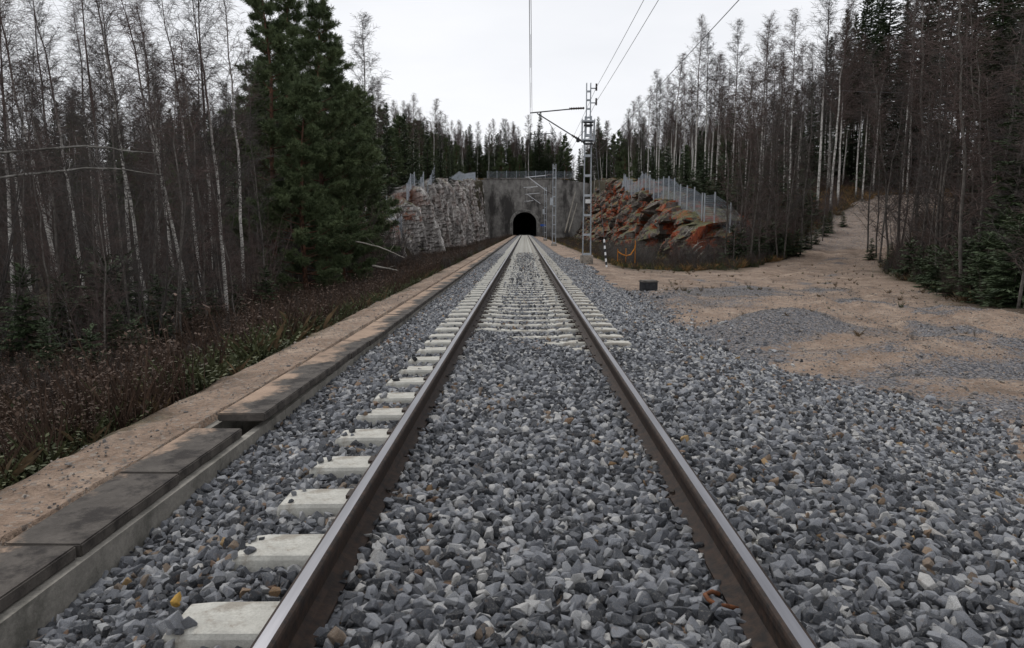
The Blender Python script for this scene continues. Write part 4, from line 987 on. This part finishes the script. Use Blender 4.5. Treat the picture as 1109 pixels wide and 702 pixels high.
# right: white birches behind the fence
for i, (px, D, yt) in enumerate([(700, 125, 95), (712, 120, 88), (728, 105, 60), (739, 110, 78), (751, 88, 20), (761, 85, 38), (768, 92, 62), (774, 84, 60), (783, 86, 75), (791, 80, 24), (805, 78, 70), (820, 70, 18), (824, 82, 30), (832, 76, 60), (847, 74, 62), (853, 68, 12), (862, 78, 50), (884, 62, -25), (898, 60, 0), (906, 66, 30), (925, 70, 40), (932, 66, 50), (943, 74, 40), (974, 66, -10), (979, 67, 5), (690, 135, 105), (681, 145, 110), (720, 130, 85), (840, 95, 45)]):
    tp('far%d' % ((i*3+1) % 4), px, D, yt, zone='right')
for i, (px, D, yt) in enumerate([(905, 84, 10), (925, 88, -20), (950, 80, -60), (990, 78, -80), (1015, 82, -70), (1040, 70, -90), (1065, 64, -100), (1090, 60, -110), (968, 95, -30), (1030, 92, -50), (890, 98, 40), (1110, 52, -120), (1055, 90, -40), (1000, 100, -40), (922, 98, 10), (930, 106, -10), (938, 100, -30), (915, 110, 15)]):
    tp('tall%d' % (i % 2), px, D, yt, zone='right')
for i, (px, D, yt) in enumerate([(705, 100, 158), (722, 98, 150), (740, 90, 160), (755, 96, 140), (772, 98, 128), (790, 92, 122), (806, 90, 118), (822, 92, 110), (838, 88, 118), (856, 84, 95), (872, 80, 90), (690, 115, 160), (760, 78, 172), (790, 74, 165), (730, 82, 178)]):
    tp('spruce%d' % (i % 3), px, D, yt, zone='right')
for i in range(30):
    px = 705+i*7+random.uniform(-3, 3); D = float(np.interp(px, [700, 760, 860, 920], [92, 64, 52, 50]))+random.uniform(0, 9)
    p = at(px, 249, D); rd, _ = roadinfo(np.array([p.x]), np.array([D]))
    if rd[0] < 3.4: continue
    tp('young%d' % (i % 3), px, D, None, zone='right')
# right edge: grey thin trees and young spruces in front
for i in range(32):
    px = 945+i*6.3+random.uniform(-4, 4); dmin = float(np.interp(px, [945, 1000, 1050, 1109], [40, 26, 21, 17.2]))
    D = dmin+random.uniform(0, 9)**1.0; tp('thin%d' % ((i*3+1) % 4), px, D, random.uniform(-60, 110), tilt=random.uniform(-.05, .08), zone='rightedge')
for i in range(17):
    px = 945+i*10.6; dmin = float(np.interp(px, [945, 1000, 1050, 1109], [39.5, 25.5, 20.5, 16.8])); tp('young%d' % (i % 3), px, dmin+random.uniform(.5, 3.0), float(np.interp(px, [945, 1010, 1109], [270, 262, 232]))+random.uniform(-12, 14), zone='rightedge')
for i in range(12):
    px = 806+i*9; D = random.uniform(44, 50); p = at(px, 249, D); rd, _ = roadinfo(np.array([p.x]), np.array([D]))
    if rd[0] < 3: continue
    tp('thin%d' % (i % 4), px, D, random.uniform(60, 170), zone='right'); 
for i in range(13):
    px = 785+i*9.5+random.uniform(-3, 3); tp('thin%d' % (i % 4), px, float(np.interp(px, [785, 820, 873, 911], [38.5, 38, 43, 53]))+random.uniform(0, 2.5), random.uniform(70, 200), tilt=random.uniform(-.05, .05), zone='right')
for i in range(13):
    px = 796+i*9.5+random.uniform(-3, 3); tp('young%d' % (i % 3), px, float(np.interp(px, [785, 820, 873, 911], [39, 38, 43, 53]))+random.uniform(.5, 3), random.uniform(236, 262)-max(0, px-860)*.5, zone='right')
for i, (px, D, yt) in enumerate([(1100, 21, 60), (1085, 25, 120)]): tp('spruce%d' % (2-i), px, D, yt, zone='rightedge')
# labels
def pix(o):
    v = cam.matrix_world.inverted() @ o.location if False else None
    d = Vector(o.location)-Vector(cam.location); d.rotate(Euler((PI/2-pitch, 0, yaw)).to_matrix().inverted()); return W0/2+F*d.x/-d.z
ZN = {'left': 'in the wood left of the track', 'leftfar': 'above the pale rock cutting', 'right': 'in the wood behind the red rock', 'rightedge': 'right of the dirt road'}
LK = {'birch': 'bare white birch', 'thin': 'slim bare grey tree', 'spruce': 'dark green spruce', 'tall': 'tall dark spruce', 'young': 'low young spruce', 'pine': 'bushy green pine'}
def ordinal(i):
    if i < 20: return ordn[i]
    t = ['twenty', 'thirty', 'forty', 'fifty', 'sixty'][(i+1)//10-2]
    return {'twenty': 'twentieth', 'thirty': 'thirtieth', 'forty': 'fortieth', 'fifty': 'fiftieth'}.get(t, t) if (i+1) % 10 == 0 else t+'-'+ordn[(i+1) % 10-1]
import collections
gd = collections.defaultdict(list)
for t in TREES: gd[(t['base'], t['zone'])].append(t)
for (b, zn), L2 in gd.items():
    L2.sort(key=lambda t: pix(t['o']))
    for i, t in enumerate(L2):
        pos = 'leftmost' if i == 0 else ('rightmost' if i == len(L2)-1 else ordinal(i)+' from the left')
        t['o']['label'] = '%s, %s %s' % (LK[b], pos, ZN[zn]); t['o']['group'] = LK[b].replace('spruce', 'spruces').replace('birch', 'birches').replace('pine', 'pines').replace('tree', 'trees')+' '+ZN[zn]
# deep woods, as masses
def woods(name, pts, keys, hs):
    keys_l = sorted(set(keys)); ms = [KIND[k][2] for k in keys_l]; n = len(pts); pts = np.array(pts)
    idx = [keys_l.index(k) for k in keys]; z = ground(pts[:, 0], pts[:, 1])-.1
    o = scatter(name, np.stack([pts[:, 0], pts[:, 1], z], -1), np.stack([RNG.normal(0, .03, n), RNG.normal(0, .03, n), RNG.uniform(0, 6.28, n)], -1), np.array(hs), idx, RNG.random(n), ms); tag(o, kind='stuff')
def sample(nn, x0, x1, y0, y1, ok):
    out = []
    while len(out) < nn:
        x, y = random.uniform(x0, x1), random.uniform(y0, y1)
        if ok(x, y): out.append((x, y))
    return out
P_, K_, S_l = [], [], []
for (x, y) in sample(330, -75, -13, 14, 62, lambda x, y: -x > 12+.12*y and -x < 10+y*1.1):
    k = random.choice(['thin0', 'thin1', 'thin3', 'birch1', 'birch3', 'thin2', 'young2', 'young0', 'birch4', 'thin1']); P_.append((x, y)); K_.append(k); S_l.append(random.uniform(.45, .8)*(.45 if y < 34 and 'birch' in k else .8))
for (x, y) in sample(260, -110, -22, 42, 120, lambda x, y: -x > 20 and -x < y*1.1):
    k = random.choice(['spruce0', 'spruce2', 'spruce0', 'pine2', 'birch3', 'thin3']); P_.append((x, y)); K_.append(k); S_l.append(random.uniform(.55, .85) if y < 62 else random.uniform(.4, .62))
for (x, y) in sample(330, -60, -15.5, 66, 200, lambda x, y: -x > 15.5):
    k = random.choice(['spruce0', 'spruce2', 'pine2', 'far0', 'far2', 'spruce0', 'far3']); P_.append((x, y)); K_.append(k); S_l.append(random.uniform(.65, .95))
woods('woods_left', P_, K_, S_l)
P_, K_, S_l = [], [], []
for (x, y) in sample(950, -75, 85, 205, 275, lambda x, y: True):
    k = random.choice(['spruce0', 'spruce2', 'spruce1', 'pine2', 'far0', 'far1', 'far3', 'pine0', 'spruce0', 'spruce2', 'far2', 'far0']); P_.append((x, y)); K_.append(k); S_l.append(random.uniform(.7, 1.15) if 'far' not in k else random.uniform(.75, 1.05))
for (x, y) in sample(34, -8, 20, 206, 222, lambda x, y: True):
    P_.append((x, y)); K_.append(random.choice(['spruce0', 'pine2', 'far3', 'spruce2'])); S_l.append(random.uniform(.6, .85))
woods('woods_hilltop', P_, K_, S_l)
def okr(x, y):
    rd, _ = roadinfo(np.array([x]), np.array([y])); return rd[0] > 4.2 and math.hypot((x-33)/7, (y-62)/10) > 1 and not (.47 < x/y < .60 and y < 75 and random.random() < .8)
P_, K_, S_l = [], [], []
for (x, y) in sample(270, 16, 100, 95, 200, lambda x, y: x > 17+.0*y and okr(x, y)):
    k = random.choice(['spruce0', 'spruce2', 'far0', 'far2', 'far1', 'far3', 'thin3', 'pine2']); P_.append((x, y)); K_.append(k); S_l.append(random.uniform(.7, 1.0)*(.8 if k[0] in 'sp' else 1))
for (x, y) in sample(230, 24, 110, 52, 100, lambda x, y: okr(x, y) and x < 5+y*1.1 and x > .34*y+3):
    k = random.choice(['spruce1', 'tall1', 'thin3', 'far3', 'far1', 'spruce0', 'thin1', 'tall0', 'spruce1'] if x > .45*y else ['far0', 'far3', 'spruce2', 'far2', 'thin3', 'far1', 'spruce2']); P_.append((x, y)); K_.append(k); S_l.append(random.uniform(.75, 1.05))
for (x, y) in sample(170, 15, 60, 18, 56, lambda x, y: x > np.interp(y, [18, 28, 37, 45, 56], [14.5, 17.5, 21.5, 27, 34]) and okr(x, y) and x < 8+y*.95):
    k = random.choice(['thin0', 'thin1', 'thin3', 'young2', 'spruce2', 'spruce0', 'thin1', 'young0', 'thin3']); P_.append((x, y)); K_.append(k); S_l.append(random.uniform(.8, 1.15))
woods('woods_right', P_, K_, S_l)

# ------------------------------------------------------------------ undergrowth
def tuft(seed, n, h, spread, m, w=.008, droop=.4, leafy=False):
    r = random.Random(seed); V = []; Fc = []
    for i in range(n):
        az = r.uniform(0, 6.3); b = np.array([r.gauss(0, .06), r.gauss(0, .06), -.03]); d = np.array([math.cos(az)*spread, math.sin(az)*spread, 1.])*r.uniform(.3, 1); hh = h*r.uniform(.5, 1.1)
        sd = np.array([-math.sin(az), math.cos(az), 0])*w; k = len(V)
        m1 = b+d*hh*.6; t_ = b+d*hh+np.array([math.cos(az), math.sin(az), -1])*droop*hh*.25
        V.extend([b-sd, b+sd, m1+sd*.8, t_, m1-sd*.8]); Fc.append((k, k+1, k+2, k+3, k+4))
        if leafy:
            for q in range(7):
                c = b+(t_-b)*r.uniform(.25, 1); e = np.array([r.gauss(0, 1), r.gauss(0, 1), r.gauss(.2, .5)]); e /= np.linalg.norm(e); s2 = np.cross(e, (0, 0, 1.)); s2 /= max(.01, np.linalg.norm(s2)); l = r.uniform(.025, .06); k = len(V)
                V.extend([c, c+e*l*.5+s2*l*.3, c+e*l, c+e*l*.5-s2*l*.3]); Fc.append((k, k+1, k+2, k+3))
    mb = MB(); mb.add(np.array(V), Fc); return mb.mesh('tuft', m)
TF = [tuft(1, 30, .5, .5, M_GRASSB, .004), tuft(2, 22, .7, .35, M_GRASSR, .006, .1), tuft(3, 36, .3, .6, M_GRASSB, .004), tuft(4, 16, .28, .7, M_GRASSG, .012, .3, True), tuft(5, 20, .9, .22, M_GRASSR, .005, .05, True), tuft(6, 18, .4, .6, M_GRASSG, .01, .3, True), tuft(7, 12, .6, .3, M_LEAFY, .004, .1, False)]
M_STRAW = simple('straw_grass', (.16, .09, .035), (.32, .2, .09), 4, .85, 0)
TF = TF+[tuft(8, 38, .45, .55, M_STRAW, .006)]+SHR
NT = 8
pts, ids, scs = [], [], []
def addp(n, x0, x1, y0, y1, ok, choose, sc_):
    x = RNG.uniform(x0, x1, n); y = RNG.uniform(y0, y1, n); k = ok(x, y); x, y = x[k], y[k]
    pts.append(np.stack([x, y, ground(x, y)], -1)); ids.append(np.array([choose(a, b) for a, b in zip(x, y)])); scs.append((sc_[0]+(sc_[1]-sc_[0])*RNG.random(len(x)))*np.where((ids[-1] >= NT) & ((n > 800) | (n == 420)), .32, 1)*(.45+1.1*fbm(x*.55, y*.4, 0, 88)))
gn = lambda x, y: fbm(x*.5, y*.5, 0, 61)
def ch_left(x, y):
    if -x < 5.2 and y > 5.5 and y < 20 and random.random() < .72*(float(gn(x, y)) > .44): return random.choice([3, 5, 3, 5, 0])
    return random.choice([0, 1, 4, 1, 4, 2, 1, 4, NT, NT+2, 5] if -x > 4.2 else [0, 1, 2, 1, 4, 3])
addp(9500, -13, -3.05, 2.5, 30, lambda x, y: (-x > 3.05+.5*gn(x, y)), ch_left, (.55, 1.15))
addp(5500, -11, -3.1, 30, 80, lambda x, y: (-x > 3.3+.5*gn(x, y)), lambda x, y: random.choice([1, 4, 0, 1, 4, NT, NT+2, 5, 5]), (.6, 1.1))
addp(5000, -10, -3.0, 80, 198, lambda x, y: x < -3.3, lambda x, y: random.choice([0, 1, 4, 5, NT, 5]), (.7, 1.3))
addp(5000, 4.6, 11.5, 37, 198, lambda x, y: (masks(x, y)[0] < .4), lambda x, y: random.choice([0, 2, 4, 7, 5, NT, 3, 5, 5, 6]), (.5, 1.1))
addp(4200, 7, 24, 36, 48, lambda x, y: (masks(x, y)[0] < .35), lambda x, y: random.choice([0, 2, 7, 5, 1, NT, 5, 3]), (.5, 1.2))
addp(5000, 12, 36, 9, 40, lambda x, y: (masks(x, y)[0] < .35), lambda x, y: random.choice([0, 2, 1, 5, 1, NT, NT+4, NT+1]), (.7, 1.3))
addp(5000, 14, 50, 46, 95, lambda x, y: (masks(x, y)[0] < .4), lambda x, y: random.choice([0, 0, 2, 2, 5, 1, NT, NT+1]), (.8, 1.6))
addp(1500, -14, 13, 201.2, 206, lambda x, y: y > 0, lambda x, y: random.choice([7, 7, 0, 2, 5]), (1.0, 1.6))
addp(2500, 20, 46, 52, 84, lambda x, y: (masks(x, y)[0] < .4) & (roadinfo(x, y)[0] < 8), lambda x, y: random.choice([7, 7, 0, 2]), (.8, 1.4))
addp(900, 7.5, 20, 39, 47, lambda x, y: (masks(x, y)[0] < .4), lambda x, y: random.choice([7, 0, 2]), (.5, 1.0))
addp(5200, -6.4, -3.25, 3, 27, lambda x, y: fbm(x*.6, y*.45, 0, 62)+.12*sstep(7, 12, y) > .52, lambda x, y: random.choice([3, 5, 3, 5, 3, 2]), (.6, 1.2))
addp(700, 24, 42, 66, 84, lambda x, y: roadinfo(x, y)[0] > 2.2, lambda x, y: random.choice([7, 7, 0]), (1.0, 1.7))
addp(170, 5.8, 11, 41, 90, lambda x, y: (x > 6.3) & (fbm(x*.4, y*.3, 0, 63) > .5), lambda x, y: NT+random.choice([0, 2, 2]), (.5, 1.1))
addp(60, 11, 18, 40, 46, lambda x, y: masks(x, y)[0] < .3, lambda x, y: NT+random.choice([0, 2, 4]), (.5, .9))
addp(420, 4.5, 16, 9, 38, lambda x, y: fbm(x*.5, y*.5, 0, 99) > .5, lambda x, y: random.choice([0, 2, 5, NT+2]), (.12, .4))
# bushes: thicker under the left wood and the right edge
addp(300, -30, -7.5, 12, 62, lambda x, y: -x > 7.2+.02*y, lambda x, y: NT+random.choice([0, 1, 3, 4, 1, 3]), (.7, 1.2))
addp(150, 12.5, 40, 17, 50, lambda x, y: masks(x, y)[0] < .1, lambda x, y: NT+random.choice([1, 3, 3, 4]), (.7, 1.15))
addp(26, 8.5, 16, 41, 46, lambda x, y: masks(x, y)[0] < .1, lambda x, y: NT+random.choice([1, 0, 4]), (.6, 1.0))
P = np.concatenate(pts); I = np.concatenate(ids); Sx = np.concatenate(scs); n = len(P); print('tufts', n)
o = scatter('undergrowth', P, np.stack([RNG.normal(0, .1, n), RNG.normal(0, .1, n), RNG.uniform(0, 6.28, n)], -1), Sx, I, RNG.random(n), TF); tag(o, kind='stuff')

# ------------------------------------------------------------------ light
w = bpy.data.worlds.new('World'); sc.world = w; w.use_nodes = True; nt = w.node_tree
bg = nt.nodes['Background']; bg.inputs['Strength'].default_value = .1
sky = N(nt, 'ShaderNodeTexSky', sky_type='NISHITA'); sky.sun_disc = False; sky.sun_elevation = math.radians(48); sky.sun_rotation = math.radians(-30)
tcn = N(nt, 'ShaderNodeTexCoord'); mp = N(nt, 'ShaderNodeMapping'); mp.inputs['Scale'].default_value = (1, 1, 3.5); L(nt, tcn.outputs['Generated'], mp.inputs[0])
cn = noise(nt, 1.6, 5, mp.outputs[0], .55)
cloud = ramp(nt, cn, [(.3, (8.5, 8.65, 9.05)), (.7, (10.1, 10.15, 10.4))])
L(nt, mix(nt, .93, sky.outputs[0], cloud), bg.inputs['Color'])
sd = bpy.data.lights.new('sun', 'SUN'); so = bpy.data.objects.new('sun', sd); COL.objects.link(so)
sd.energy = 1.5; sd.angle = math.radians(12); sd.color = (1, .97, .93); so.rotation_euler = (math.radians(42), 0, math.radians(-150)); 
so.location = (0, 0, 60)
sc.view_settings.view_transform = 'Standard'; sc.view_settings.look = 'None'; sc.view_settings.gamma = 1; sc.view_settings.exposure = 0
sc.render.engine = 'CYCLES'; sc.cycles.max_bounces = 5; sc.cycles.diffuse_bounces = 3; sc.cycles.use_denoising = True
